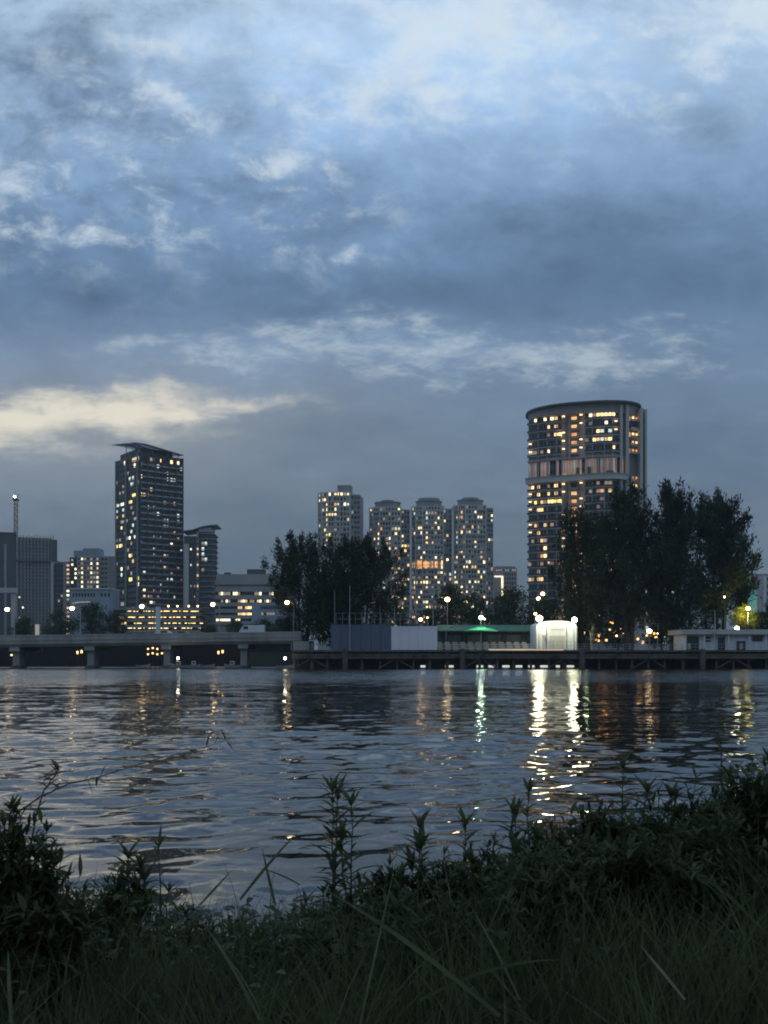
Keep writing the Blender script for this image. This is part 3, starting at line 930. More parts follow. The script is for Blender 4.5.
b.facade((S(70), 1.18), (S(76.5), 1.18), z0_, H - 1, 2.6, 1.8, 0.55, 0.45, key='w')
b.facade((S(77.5), -0.02), (S(99), -0.02), z0_, H - .4, 2.6, 1.72, 0.5, 0.45, key='m')
b.facade((S(100.5), 1.18), (S(107), 1.18), z0_, H - .5, 2.6, 2.4, 0.7, 0.42, key='r')
for w in b.wins:
    x = w['px'][0]; r = b.rng.random()
    if w['key'] == 'm':
        c = min(abs(x - 82.5), abs(x - 90.5), abs(x - 98))
        w['m'] = (WHITE if r < .6 else PDIM if r < .8 else WARM) if c < 1.3 and r < .93 else (PDIM if r < .25 else None)
    elif w['key'] == 'w': w['m'] = WHITE if r < .2 else PDIM if r < .36 else None
    elif r < .06: w['m'] = PDIM
sl = MB().bounds(S(77.2), S(99.3), -0.3, -0.002, -0.2, 0.2).data('floor_edge', M['cream_wall'])
nfl = max(1, round((H - .4 - z0_) / 2.6)); b.floors('floor_edge', sl, z0_, (H - .4 - z0_) / nfl, nfl + 1)
b.finish()

Y6 = 470.0
b = Building('podium_block', 'low blue-grey block with a row of small dark windows left of the tall tower', 'building', ax(70, Y6), Y6, LZ, 0, seed=14)
wd = ax(112.8, Y6) - ax(70, Y6); H = az(589.5, Y6) - LZ
b.part(MB().bounds(0, wd, 0, 12, 0, H), 'wall', M['blue_grey'])
b.part(MB().bounds(-.4, wd, -.6, 12.3, H + .002, H + .7), 'roof', M['pale_wall'])
b.facade((1, -0.02), (wd * .6, -0.02), az(598, Y6) - LZ, az(592, Y6) - LZ, 9, 1.4, 0.6, 0.6)
b.facade((wd * .7, -0.02), (wd - 1, -0.02), az(598, Y6) - LZ, az(592, Y6) - LZ, 9, 1.6, 0.6, 0.6)
mb = MB().tube([(1.4, -1.0, az(603.5, Y6) - LZ), (5, -1.4, az(602.3, Y6) - LZ), (10, -1.0, az(602, Y6) - LZ)], 0.22, 6)
mb.build('canopy_light', W[PDIM], b.e)
b.finish()

# concrete portal at the far left edge
Y7 = 300.0
g = empty('concrete_portal', (ax(13.5, Y7), Y7, LZ), 'pale concrete post and beam frame at the left edge, in front of the unfinished tower', 'structure')
MB().bounds(-.55, .55, -.6, .6, 0, az(593, Y7) - LZ).build('post', M['pale_wall'], g)
MB().bounds(-9, .9, -1, 1, az(593, Y7) - LZ, az(588, Y7) - LZ).build('beam', M['pale_wall'], g)

# ------------------------------------------------------------------ four apartment towers in the middle


def middle_tower(px0, px1, ptop, Y, label, seed, cap=True, rz=0.0, tank=1.0, fin_right=True, lits=(), prob=0.17, garden=None):
    xm = ax((px0 + px1) / 2, Y)
    b = Building('apartment_tower', label, 'tower', xm, Y, LZ, R(rz), seed=seed)
    b.gap = 0.16; b.jit = 0.28
    hw = (ax(px1, Y) - ax(px0, Y)) / 2
    H = az(ptop, Y) - LZ
    # faceted plan: left shoulder, convex front, step back on the right
    poly = [(-hw, 3.2), (-hw * .82, 0.9), (-hw * .50, -1.4), (hw * .05, -2.0), (hw * .50, -0.6), (hw * .52, 2.0), (hw * .93, 3.6), (hw * .93, 20), (-hw, 20)]
    low = [(p[0], p[1]) for p in poly]
    b.part(MB().prism(low[:5] + [(hw * .50, 19.8), (-hw, 19.8)], 0, H), 'wall', M['pale_wall'])
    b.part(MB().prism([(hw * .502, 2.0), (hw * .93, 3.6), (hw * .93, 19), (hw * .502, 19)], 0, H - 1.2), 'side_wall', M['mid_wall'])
    if fin_right:
        b.part(MB().bounds(hw * .932, hw * 1.03, 1.4, 19, 0, H - 3), 'wall_fin', M['white'])
    if cap:
        rp = lambda rx, ry, cy: [(rx * math.cos(t) - hw * .15, cy + ry * math.sin(t)) for t in [2 * PI * i / 20 for i in range(20)]]
        b.part(MB().prism(rp(hw * .62, 6.5, 7), H + .002, H + 3.2), 'penthouse', M['mid_wall'])
        b.part(MB().prism(rp(hw * .66, 7, 7), H + 3.202, H + 3.7), 'roof', M['mid_wall'])
        b.part(MB().prism(rp(hw * .46 * tank, 5, 7), H + 3.702, H + 3.7 + 1.6 * tank), 'roof_tank', M['mid_wall'])
    else:
        b.part(MB().bounds(-hw * .12, hw * .5, 3, 12, H + .002, H + 4.6), 'penthouse', M['mid_wall'])
    nfl = int(round((H - 6) / 3.05)); fhh = (H - 6) / nfl
    for i in range(4):
        wid = (Vector(poly[i + 1]) - Vector(poly[i])).length
        b.facade(poly[i], poly[i + 1], 6, H, fhh, 1.75, 0.58, 0.46, out=0.03, key='f%d' % i)
    b.facade((hw * .52, 2.0), (hw * .93, 3.6), 6, H - 1.5, fhh, 1.7, 0.6, 0.5, out=0.03, key='s')
    bd = MB().ledge(poly[:5], 0.55, .30, .0)
    for i in range(5):
        x_, y_ = poly[i]
        b.part(MB().box(x_, y_ - .2, H / 2, .9, 1.1, H), 'pilaster', M['pale_wall'])
    b.floors('floor_ledge', bd.data('floor_ledge', M['pale_wall']), 6, fhh, nfl)
    if garden:
        zt, zb = az(garden[0], Y) - LZ, az(garden[1], Y) - LZ
        b.wins = [w for w in b.wins if not (garden[0] - 1 < w['px'][1] < garden[1] + 2)]
        b.part(MB().prism([(p[0] * 1.02, p[1] - 1.3) for p in poly[:5]] + [(hw * .5, 4), (-hw, 4)], zb - 0.6, zb), 'garden_deck', M['pale_wall'])
        for i in range(4):
            b.facade(poly[i], poly[i + 1], zb + .1, zt, 99, 1.3, 0.9, 0.92, out=0.05, key='g')
        for w in b.wins:
            if w['key'] == 'g':
                r = b.rng.random(); w['m'] = AMBER if r < .7 else WARM if r < .8 else WARMB if r < .86 else DIM
    b.light(lits, 5)
    b.random_light(prob * 1.15, [WHITE, WARMB, WARMB, WARM, WARM, DIM, PDIM, PDIM, PDIM, PDIM, AMBER, COOL])
    b.random_light(prob * 1.2, [WHITE, WARMB, WARM, DIM], band=(570, 640))
    b.finish()
    return b


middle_tower(317.5, 361, 492, 600.0, 'pale apartment tower rising directly behind the left clump of dark trees', 21, rz=-6, cap=False, fin_right=False,
             lits=[(329, 495, WHITE), (335, 495, YELLOW), (339, 495, YELLOW), (343, 495, WHITE), (347, 496, YELLOW), (319, 502, WHITE), (327, 505, WARMB), (327, 509, YELLOW), (326, 513, WARMB), (329, 514, YELLOW), (328, 517, YELLOW), (335, 512, WARMB), (338, 512, WARMB),
                   (344, 504, WHITE), (349, 505, COOL), (337, 504, COOL), (348, 520, WARM), (326, 532, YELLOW), (329, 532, YELLOW), (327, 536, YELLOW), (328, 540, YELLOW), (326, 546, WHITE), (326, 524, AMBER), (319, 509, COOL)], prob=0.10)
middle_tower(369.5, 411, 507, 620.0, 'leftmost of three linked pale apartment towers with rounded caps', 22, rz=-3, tank=.7, lits=[(379, 522, WARM), (378, 532, WARMB), (395, 532, WARMB), (395, 529, WARM), (378, 538, WHITE), (404, 545, YELLOW), (405, 549, WARMB), (395, 546, WARM), (391, 539, WHITE)], prob=0.17)
middle_tower(412, 453.5, 506, 622.0, 'middle apartment tower of the three, with an amber lit floor', 23, rz=1.5, tank=1.15, garden=(561, 569), lits=[(438, 519, WARMB), (442, 521, YELLOW), (437, 523, YELLOW), (421, 526, YELLOW), (419, 528, WARMB), (426, 519, COOL), (447, 534, WARM), (427, 545, YELLOW), (430, 545, WARM), (437, 559, WHITE), (421, 584, YELLOW), (427, 576, WARM)], prob=0.22)
middle_tower(454.5, 496, 505, 624.0, 'rightmost of three linked pale apartment towers with rounded caps', 24, rz=5, tank=.9, fin_right=False, lits=[(481, 518, WHITE), (480, 519, WHITE), (462, 511, WARM), (458, 519, WARM), (463, 519, AMBER), (462, 526, AMBER), (463, 534, WARMB), (456, 530, AMBER), (464, 557, WARM), (463, 553, WARM), (479, 573, YELLOW), (480, 577, YELLOW), (479, 581, YELLOW), (471, 583, WHITE), (474, 566, WARM)], prob=0.19)

# far block with a lit outline
Y8 = 700.0
b = Building('hotel_block', 'small dusky block with a bright outline of light, right of the three linked towers', 'building', ax(494, Y8), Y8, LZ, 0, seed=31)
wd = ax(517, Y8) - ax(494, Y8); H = az(568, Y8) - LZ
b.part(MB().bounds(0, wd, 0, 16, 0, H), 'wall', M['rose_wall'])
b.part(MB().bounds(1, wd - 1, 2, 12, H + .002, H + 1.4), 'roof', M['mid_wall'])
mb = MB().bounds(0.3, 6.3, -0.5, -0.02, az(577, Y8) - LZ, az(576, Y8) - LZ).bounds(5.3, 6.3, -0.5, -0.02, az(596, Y8) - LZ, az(577, Y8) - LZ - .002)
mb.build('light_strip', W[WHITE], b.e)
b.facade((7, -0.02), (wd - .5, -0.02), 6, H - 3, 3, 1.8, 0.5, 0.5)
b.facade((1, -0.02), (wd - .5, -0.02), H - 2.6, H - .6, 9, 1.7, 0.6, 0.5, key='t')
b.random_light(.6, [PDIM, PDIM, COOL], key='t'); b.random_light(.06, [PDIM, COOL])
b.finish()

# ------------------------------------------------------------------ the big curved tower on the right
YB = 480.0
b = Building('curved_tower', 'big curved apartment tower with an oval roof plate and amber balconies behind the right trees', 'tower', 0, YB, LZ, 0, seed=41)
X = lambda p, y=0: (p - CX) / F * (YB + y)
Hr = az(402, YB) - LZ
front = [(X(528.5, 17.5), 17.5), (X(537, 14.6), 14.6), (X(550, 11.4), 11.4), (X(562, 9), 9)]
front2 = [(X(585, 5.2), 5.2), (X(600, 2.4), 2.4), (X(612, 1.6), 1.6), (X(618.5, 3), 3)]
poly = front + [(X(570, 11), 11), (X(578, 9.5), 9.5)] + front2 + [(X(623, 5.5), 5.5), (X(646, 15), 15), (X(646, 40), 40), (X(530, 46), 46)]
b.part(MB().prism(poly, 0, Hr), 'wall', M['rose_wall'])
# oval roof plate, slightly tilted
A_ = Vector((X(525.5, 24), 24)); B_ = Vector((X(641, 16), 16))
xm, ym = (A_ + B_) / 2
rxx = (B_ - A_).length / 2; dv = (B_ - A_).normalized(); nv = Vector((-dv.y, dv.x))
oval = []
for i in range(56):
    t = 2 * PI * i / 56
    p = Vector((xm, ym)) + dv * rxx * math.copysign(abs(math.cos(t)) ** .85, math.cos(t)) + nv * 21 * math.copysign(abs(math.sin(t)) ** .85, math.sin(t))
    oval.append((p.x, p.y))
tilt = lambda x, y: Hr - 0.4 + 0.03 * (x - xm)
b.part(MB().prism(oval, lambda x, y: tilt(x, y) - 0.002, lambda x, y: tilt(x, y) + 0.8), 'roof_plate', M['dark_wall'])
inn = [(xm + (x - xm) * .95, ym + (y - ym) * .84) for x, y in oval]
b.part(MB().prism(inn, Hr - 4.4, lambda x, y: tilt(x, y) - 0.004), 'roof_drum', M['rose_wall'])
ztop = az(414.5, YB) - LZ
fhB = 7.9 / F * YB
zg0, zg1 = az(472, YB) - LZ, az(456, YB) - LZ   # sky garden
floors_z = [ztop - i * fhB * 1.045 for i in range(5)] + [zg0 - 1.2 - fhB * (i + .1) for i in range(int((zg0 - 6) / fhB))]
# left wing balconies
def curve_slab(pts, out, z0, z1, back=1.0):
    mb = MB()
    P_ = [Vector(p) for p in pts]
    nrm = []
    for i in range(len(P_)):
        d = (P_[min(i + 1, len(P_) - 1)] - P_[max(i - 1, 0)]).normalized(); nrm.append(Vector((d.y, -d.x)))
    pl = [tuple(p + n * out) for p, n in zip(P_, nrm)] + [tuple(p - n * back) for p, n in zip(reversed(P_), reversed(nrm))]
    mb.prism(pl, z0, z1)
    return mb
def merge(a_, b_):
    me = bpy.data.meshes.new('t'); b_.bm.to_mesh(me); b_.bm.free(); a_.bm.from_mesh(me); bpy.data.meshes.remove(me); return a_
leftw = front[:]
d1 = MB().ledge(leftw, 1.5, .26).data('balcony', M['pale_wall'])
d2 = MB().ledge(front2, 1.5, .26).data('balcony', M['pale_wall'])
g1 = MB().ledge(leftw, 1.45, .9, back=-1.38).data('balcony_glass', M['glass'])
g2 = MB().ledge(front2, 1.45, .9, back=-1.38).data('balcony_glass', M['glass'])
d3 = MB().ledge([(X(568, 9), 9), (X(578, 8), 8)], 0.6, .3, .9, back=3).data('recess_balcony', M['rose_wall'])
d4 = MB().ledge([(X(630, 6), 6), (X(639.5, 9), 9)], 1.0, .3, .9, back=5).data('end_balcony', M['pale_wall'])
# vertical dividers between flats
for p_, y_ in ((547, 12.1), (538, 14.3), (556, 10.2), (592, 3.8), (604, 2.0), (612, 1.6)):
    b.part(MB().bounds(X(p_, y_) - .14, X(p_, y_) + .14, y_ - 1.3, y_ + .4, 6, Hr - 7), 'divider_fin', M['pale_wall'])
for z in floors_z:
    for nm_, d in (('balcony', d1), ('balcony', d2), ('balcony_glass', g1), ('balcony_glass', g2), ('recess_balcony', d3), ('end_balcony', d4)):
        o = link(nm_, d, b.e); o.location.z = z - 1.55 + (.62 if nm_ == 'balcony_glass' else 0)
for zi, z in enumerate(floors_z):
    for a_, b_ in ((leftw, 'l'), (front2, 'r')):
        for p0, p1 in zip(a_, a_[1:]):
            b.facade(p0, p1, z - 1.4, z + 1.6, 9, 1.75, 0.80, 0.78, out=0.03, key=b_)
    b.facade((X(570.5, 11), 10.9), (X(577.5, 9.6), 9.5), z - 1.4, z + 1.6, 9, 3.4, 0.75, 0.8, key='c')
    b.facade((X(624, 5.9), 5.88), (X(645.5, 14.8), 14.78), z - 1.4, z + 1.6, 9, 2.4, 0.55, 0.7, key='e')
# sky garden: tall glazed storey behind, rounded balcony deck sticking out
allf = leftw + [(X(570, 8), 8)] + front2 + [(X(623, 5.2), 5.2)]
b.part(curve_slab(allf, 3.2, zg0 - 3.4, zg0 - 1.2), 'garden_deck', M['pale_wall'])
b.part(curve_slab(allf, 3.4, zg0 - 1.198, zg0 - 0.4, back=-3.2), 'garden_parapet', M['mid_wall'])
b.part(curve_slab(allf, 1.2, zg1 - .1, zg1 + .7), 'garden_soffit', M['rose_wall'])
for p_, y_ in ((532, 16.3), (548, 12), (562, 9), (578, 6.6), (586, 5), (598, 2.7), (604, 2), (610, 1.7), (616, 2.3)):
    x_ = X(p_, y_)
    b.part(MB().bounds(x_ - .3, x_ + .3, y_ - 0.9, y_ - 0.3, zg0 - 1.198, zg1 - .102), 'garden_column', M['pale_wall'])
for p, y_ in ((549, 11), (606, 1.8)): b.part(MB().bounds(X(p, y_), X(p + 7, y_), y_ - 1.6, y_ - 1.0, zg0 - .4, zg0 + .8), 'planter', M['dark_wall'])
for p, y_ in ((576, 7), (587, 5)): b.part(MB().bounds(X(p, y_), X(p + 3, y_), y_ - 1.6, y_ - 1.0, zg0 - .4, zg0 + 3.2), 'planter', M['dark_wall'])
for p0, p1 in zip(allf, allf[1:]):
    b.facade(p0, p1, zg0 - 1, zg1 - .2, 99, 1.5, 0.86, 0.9, out=0.05, key='g')
# end fins
for p, w_, y_, mt, tp in ((620.8, 2.6, 3.0, 'pale_wall', 404), (627, 3.2, 4.5, 'pale_wall', 403), (641, 3.0, 6.5, 'pale_wall', 405), (645.5, 2.0, 8.5, 'pale_wall', 405.5)):
    b.part(MB().bounds(X(p, y_) - w_ / 2 * .48, X(p, y_) + w_ / 2 * .48, y_ - 1.2, y_ + 12, 0, az(tp, YB) - LZ), 'end_fin', M[mt])
b.part(MB().bounds(X(643), X(644.8), 8, 12, 0, Hr - 1), 'dark_glazing', M['dark_wall'])
b.part(MB().bounds(X(623.3), X(625), 5, 12, 0, Hr - .5), 'dark_glazing', M['dark_wall'])
b.part(MB().bounds(X(569, 8.4), X(570.4, 8.4), 8.4, 10.9, 0, Hr - 3), 'recess_wall', M['pale_wall'])
for w in b.wins:
    r = b.rng.random(); k = w['key']; x, y = w['px']
    if k == 'c': w['m'] = AMBER if r < .55 else WARM if r < .95 else None
    elif k == 'g': w['m'] = (DIM if r < .08 else GLOW if r < .75 else None) if x < 612 else None
    elif k == 'e': w['m'] = (AMBER if r < .4 else WARMB if r < .55 else DIM if r < .6 else None) if 630 < x < 640 else None
lit = [(548, 425, WARMB), (552, 417, WHITE), (545, 417, WHITE), (534, 418, WHITE), (591, 412, WHITE), (599, 412, WARMB), (605, 413, WARMB), (608, 412, WARMB), (611, 411, WARMB),
       (601, 428, COOL), (605, 427, WHITE), (609, 428, COOL), (601, 436, COOL), (595, 442, WARMB), (601, 443, WARM), (604, 442, WARM), (610, 443, WARMB), (548, 454, WHITE), (543, 454, DIM), (549, 440, DIM),
       (583, 479, WARMB), (594, 478, WARMB), (597, 478, WARMB), (603, 479, WHITE), (611, 481, PDIM), (550, 482, AMBER), (555, 489, WARMB), (556, 491, WARM), (549, 497, YELLOW), (537, 505, YELLOW), (543, 505, WARM), (549, 504, WARMB), (552, 504, WARMB), (556, 503, YELLOW), (562, 503, YELLOW), (564, 502, YELLOW),
       (539, 511, WHITE), (543, 511, YELLOW), (604, 493, AMBER), (611, 493, WARM), (597, 494, DIM), (544, 525, WARM), (551, 525, DIM), (543, 540, WARM), (543, 553, AMBER), (544, 560, WARMB), (543, 567, DIM), (532, 581, PDIM), (538, 581, WARM), (543, 581, WARM), (531, 487, WARMB), (533, 483, WARM)]
b.light(lit, 6)
b.random_light(.17, [DIM, AMBER, DIM, PDIM, WARM, WARM, WARMB, GLOW, GLOW])
# glowing soffit lamps on the corner balconies
rng = random.Random(5)
for z in floors_z:
    for px_, y_, pr, m_ in ((530.2, 16.0, .55, LAMPS), (563.5, 8.3, .75, LAMPS), (581, 5.0, .85, LAMPS), (616, 1.0, .5, LAMPS)):
        py_ = HY - (z + LZ - CAMZ) / (YB + y_) * F
        if px_ == 530.2 and py_ > 560: continue
        if rng.random() < pr:
            o = link('balcony_lamp', UNIT.setdefault('bl', MB().box(0, 0, 0, 1.3, 0.8, 0.5).data('balcony_lamp', mat_emit('balcony_lamp', (1.0, 0.72, 0.36), 2.0))), b.e)
            o.location = (X(px_, y_), y_, z + 1.05)
b.finish(cap=100)

# hidden low blocks behind the right-hand trees
b = Building('housing_block', 'pale mid-rise block glimpsed between the tall trees right of the curved tower', 'building', ax(640, 420), 420, LZ, 0, seed=51)
wd = ax(676, 420) - ax(640, 420); H = az(560, 420) - LZ
b.part(MB().bounds(0, wd, 0, 12, 0, H), 'wall', M['pale_wall']); b.part(MB().bounds(1, wd - 1, 1, 11, H + .002, H + 1), 'roof', M['mid_wall'])
b.facade((0.3, -0.02), (wd - .3, -0.02), 3, H, 3, 1.9, 0.55, 0.5); b.random_light(.25, [WHITE, COOL, PDIM, WARM]); b.finish()
b = Building('scaffold_block', 'block wrapped in teal netting lit up at the right edge behind the trees', 'building', ax(748, 400), 400, LZ, 0, seed=52)
wd = ax(756, 400) - ax(748, 400); H = az(574, 400) - LZ
b.part(MB().bounds(0, wd, 0.3, 9, 0, H), 'wall', M['mid_wall'])
for k in range(3):
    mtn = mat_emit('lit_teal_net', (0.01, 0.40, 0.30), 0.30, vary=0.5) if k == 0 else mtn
    b.part(MB().bounds(k * 1.2, k * 1.2 + 1.1, -0.2, 0.298, 4, H - k * 3.2), 'netting', mtn)
b = Building('housing_block', 'pale grey block at the right edge beside the teal netted block', 'building', ax(758, 420), 420, LZ, 0, seed=53)
wd = 16; H = az(576, 420) - LZ
b.part(MB().bounds(0, wd, 0, 12, 0, H), 'wall', M['pale_wall']); b.part(MB().bounds(.5, wd - 1, 1, 11, H + .002, H + 1), 'roof', M['mid_wall'])
b.part(MB().bounds(2.2, 3.2, -.5, -.002, 0, H), 'wall_fin', M['white'])
b.facade((3.4, -0.02), (wd - .3, -0.02), 3, H, 3, 1.9, 0.55, 0.5); b.random_light(.2, [WHITE, PDIM]); b.finish()
# ------------------------------------------------------------------ trees


def leaf_quads(centers, sig, n, ln, wd, rs, up=None, droop=0.0):
    """n leaf-shaped faces scattered round every centre"""
    C = np.repeat(np.asarray(centers, float), n, axis=0)
    S = np.repeat(np.asarray(sig, float).reshape(len(centers), -1), n, axis=0)
    p = C + rs.randn(len(C), 3) * S
    d = rs.randn(len(C), 3)
    if up is not None:
        d = d * 0.55 + np.repeat(np.asarray(up, float), n, axis=0)
    d[:, 2] -= droop
    d /= np.linalg.norm(d, axis=1)[:, None] + 1e-9
    s = np.cross(d, rs.randn(len(C), 3)); s /= np.linalg.norm(s, axis=1)[:, None] + 1e-9
    L = (ln * (0.6 + 0.8 * rs.rand(len(C))))[:, None]; Wd_ = (wd * (0.6 + 0.8 * rs.rand(len(C))))[:, None]
    V = np.stack([p, p + d * L * .45 + s * Wd_, p + d * L, p + d * L * .45 - s * Wd_], 1).reshape(-1, 3)
    Q = np.arange(len(V)).reshape(-1, 4)
    return V, Q


def casuarina(label, x, y, z0, h, spread, seed, group=None, dens=1.0, tips=(), bare=0.16, stems=1, mat='needle', cat='tree'):
    rs = np.random.RandomState(seed)
    e = empty('casuarina_tree', (x, y, z0), label, cat, group)
    mb = MB(); cen = []; sig = []; up = []
    for sidx in range(stems):
        off = (sidx - (stems - 1) / 2) * spread * .55
        th_ = h * (1 if sidx == 0 else 0.86 + .12 * rs.rand())
        lean = rs.randn(2) * 0.02 * h
        pts = []; rad = []
        for i in range(9):
            t = i / 8
            pts.append(Vector((off * (0.25 + .75 * t) + lean[0] * t * t + .05 * rs.randn(), lean[1] * t * t + .05 * rs.randn(), th_ * .97 * t)))
            rad.append(0.42 * (h / 28) * (1 - t) ** 0.8 + 0.04)
        mb.tube(pts, rad, 7)
        nl = int(58 / stems ** .4)
        for k in range(nl):
            t = bare + (0.97 - bare) * (k + rs.rand()) / nl
            p = pts[min(7, int(t * 8))].lerp(pts[min(8, int(t * 8) + 1)], t * 8 - int(t * 8))
            a = rs.rand() * 2 * PI
            prof = (math.sin(PI * min(1, (t - bare * .5) / (1 - bare * .5)) ** 0.72) ** 0.6) * .88 + .10
            L = 1.28 * spread * prof * (0.55 + 0.6 * rs.rand()) / (1 + .25 * (stems - 1))
            d = Vector((math.cos(a), math.sin(a), 0.25 + 0.45 * rs.rand() + .7 * t * t)).normalized()
            q1 = p + d * L * .5; q2 = p + Vector((d.x * L, d.y * L, d.z * L * .95 + L * .12))
            mb.tube([p, q1, q2], [0.10 * (h / 28) * (1.1 - t), 0.05, 0.02], 5)
            for j in range(2):
                cen.append(q2 + Vector((rs.randn() * .2, rs.randn() * .2, h * (.012 + .022 * j)))); s_ = h * .008; sig.append((s_, s_, s_ * 2.6)); up.append((d.x * .2, d.y * .2, 1.1))
            m = max(3, int(L * 1.5))
            for j in range(m):
                f = 0.30 + 0.75 * (j + rs.rand()) / m
                c = (p.lerp(q1, f * 2) if f < .5 else q1.lerp(q2, f * 2 - 1)) + Vector(rs.randn(3) * L * .07)
                cen.append(c); sg = 0.028 * h * (0.55 + .7 * rs.rand()) * (1.15 - .45 * f)
                sig.append((sg, sg, sg * 1.25)); up.append((d.x * .7, d.y * .7, .75))
        for k in range(3):
            cen.append(pts[-1] + Vector((0, 0, -k * h * .02))); sig.append((h * .012, h * .012, h * .025)); up.append((0, 0, 1))
    for (dx, dz) in tips:
        for j in range(5):
            cen.append(Vector((dx * (1 - j * .06), rs.randn() * .5, dz - j * h * .035))); s_ = h * .010 * (1 + j * .7); sig.append((s_, s_, s_ * 1.6)); up.append((0, 0, 1))
    mb.build('trunk', M['bark'], e)
    V, Q = leaf_quads(cen, sig, int(34 * dens), 0.030 * h, 0.0040 * h, rs, up, -0.1)
    np_mesh('crown', V, Q, M[mat], e)
    return e


def broad_tree(name, label, x, y, z0, h, w, seed, group=None, mat='leafage', dens=1.0, crown0=0.3, depth=None, bark='bark'):
    rs = np.random.RandomState(seed)
    e = empty(name, (x, y, z0), label, 'tree', group)
    mb = MB(); depth = depth or w
    mb.tube([(0, 0, -.2), (.1 * rs.randn(), 0, h * .25), (.2 * rs.randn(), .1 * rs.randn(), h * .6), (0.1, 0, h * .85)], [.035 * h, .028 * h, .018 * h, .006 * h], 7)
    cen = []; sig = []
    for k in range(int(80 * dens)):
        a = rs.rand() * 2 * PI; t = rs.rand(); r = math.sqrt(rs.rand())
        z = crown0 + (1 - crown0) * t
        pr = (math.sin(PI * (0.10 + .86 * t)) ** .6)
        c = Vector((math.cos(a) * r * w * .46 * pr, math.sin(a) * r * depth * .46 * pr, h * z * (.93 + .09 * rs.rand())))
        if rs.rand() < .45: mb.tube([(0, 0, h * (.25 + .5 * t)), c * .6 + Vector((0, 0, h * .1)), c], [.012 * h, .008 * h, .003 * h], 5)
        s = .055 * min(w, h) * (.6 + .8 * rs.rand())
        cen.append(c); sig.append((s * 1.15, s * 1.15, s * .8))
    mb.build('trunk', M[bark], e)
    V, Q = leaf_quads(cen, sig, 46, .036 * min(h, w * 1.2), .011 * min(h, w * 1.2), rs)
    np_mesh('crown', V, Q, M[mat], e)
    return e


# ------------------------------------------------------------------ bridge
YBR = 192.0
br = empty('road_bridge', (ax(150, YBR), YBR, 0), 'long low concrete road bridge over the water on the left', 'bridge')
bx = br.location.x
X0, X1 = -190.0 - bx, ax(301, YBR) - bx
zt = lambda x: az(636.2 - 4.0 * (x + bx + 74) / 58, YBR) if x + bx > -74 else az(636.2, YBR)
zu = lambda x: zt(x) - 2.15
xs_b = [X0, -74 - bx, X1]
mb = MB()
prof = lambda: [(0, -1.55), (.5, -2.15), (13.5, -2.15), (14, -1.55), (14, -.75), (0, -.75)]
mb.hprism(prof(), [((x, 0, zt(x)), (0, 1)) for x in xs_b])
mb.build('deck_girder', M['concrete'], br)
mb = MB().hprism([(-.12, -.95), (-.12, 0), (.18, 0), (.18, -.748), (0, -.748)], [((x, 0, zt(x)), (0, 1)) for x in xs_b]); mb.build('parapet', M['concrete'], br)
mb = MB().hprism([(13.82, -.748), (13.82, 0), (14.12, 0), (14.12, -.748)], [((x, 0, zt(x)), (0, 1)) for x in xs_b]); mb.build('parapet', M['concrete'], br)
mb = MB().hprism([(.2, -.746), (.2, -.70), (13.8, -.70), (13.8, -.746)], [((x, 0, zt(x)), (0, 1)) for x in xs_b]); mb.build('road_surface', M['asphalt'], br)
mb = MB().hprism([(-.2, .002), (-.2, .14), (.24, .14), (.24, .002)], [((x, 0, zt(x)), (0, 1)) for x in xs_b]); mb.build('coping', M['pale_wall'], br)
for p in (17, 91.5, 167.5, 244, -60):
    x = ax(p, YBR + 2) - bx
    mb = MB().prism([(x - .62, 1.4), (x + .62, 1.4), (x + .62, 4.6), (x - .62, 4.6)], -1.2, zu(x) - .802)
    mb.build('pier', M['mid_wall'], br)
    MB().bounds(x - .95, x + .95, .5, 13.5, zu(x) - .8, zu(x) - .002).build('pier_cap', M['concrete'], br)
    MB().bounds(x - 1.0, x + 1.0, .9, 5.1, -1.2, .55).bevel(.15).build('pile_cap', M['dark_concrete'], br)
MB().bounds(X1 - 1.5, X1 + 1.5, -.5, 15, -1, zu(X1) + .4).build('abutment', M['concrete'], br)


def street_lamp(px, Y, z0, pyl, arm, label, r=0.42, group='street lamps along the bridge', mat=None, name='street_lamp'):
    x = ax(px, Y)
    e = empty(name, (x, Y, z0), label, 'street lamp', group)
    hz = az(pyl, Y) - z0
    MB().tube([(0, 0, 0), (0, 0, hz * .5), (0, 0, hz - .3)], [.14, .11, .08], 8).build('pole', M['metal'], e)
    MB().box(0, 0, .12, .45, .45, .24).bevel(.04).build('base_plate', M['dark_metal'], e)
    if arm:
        MB().tube([(0, 0, hz - .45), (arm * .3, 0, hz + .05), (arm * .85, 0, hz + .38)], [.07, .06, .05], 6).build('arm', M['metal'], e)
        lx, lz = arm, hz
        MB().box(arm, 0, hz + .40, .95, .38, .16).bevel(.05).build('lamp_head', M['dark_metal'], e)
    else:
        lx, lz = 0, hz + r * .8
        MB().tube([(0, 0, hz - .3), (0, 0, hz - .05)], [.08, .2], 8).build('collar', M['dark_metal'], e)
    MB().ball((lx, -.05, lz), r, .85).build('lamp_globe', mat or LAMP, e, smooth=True)
    return e


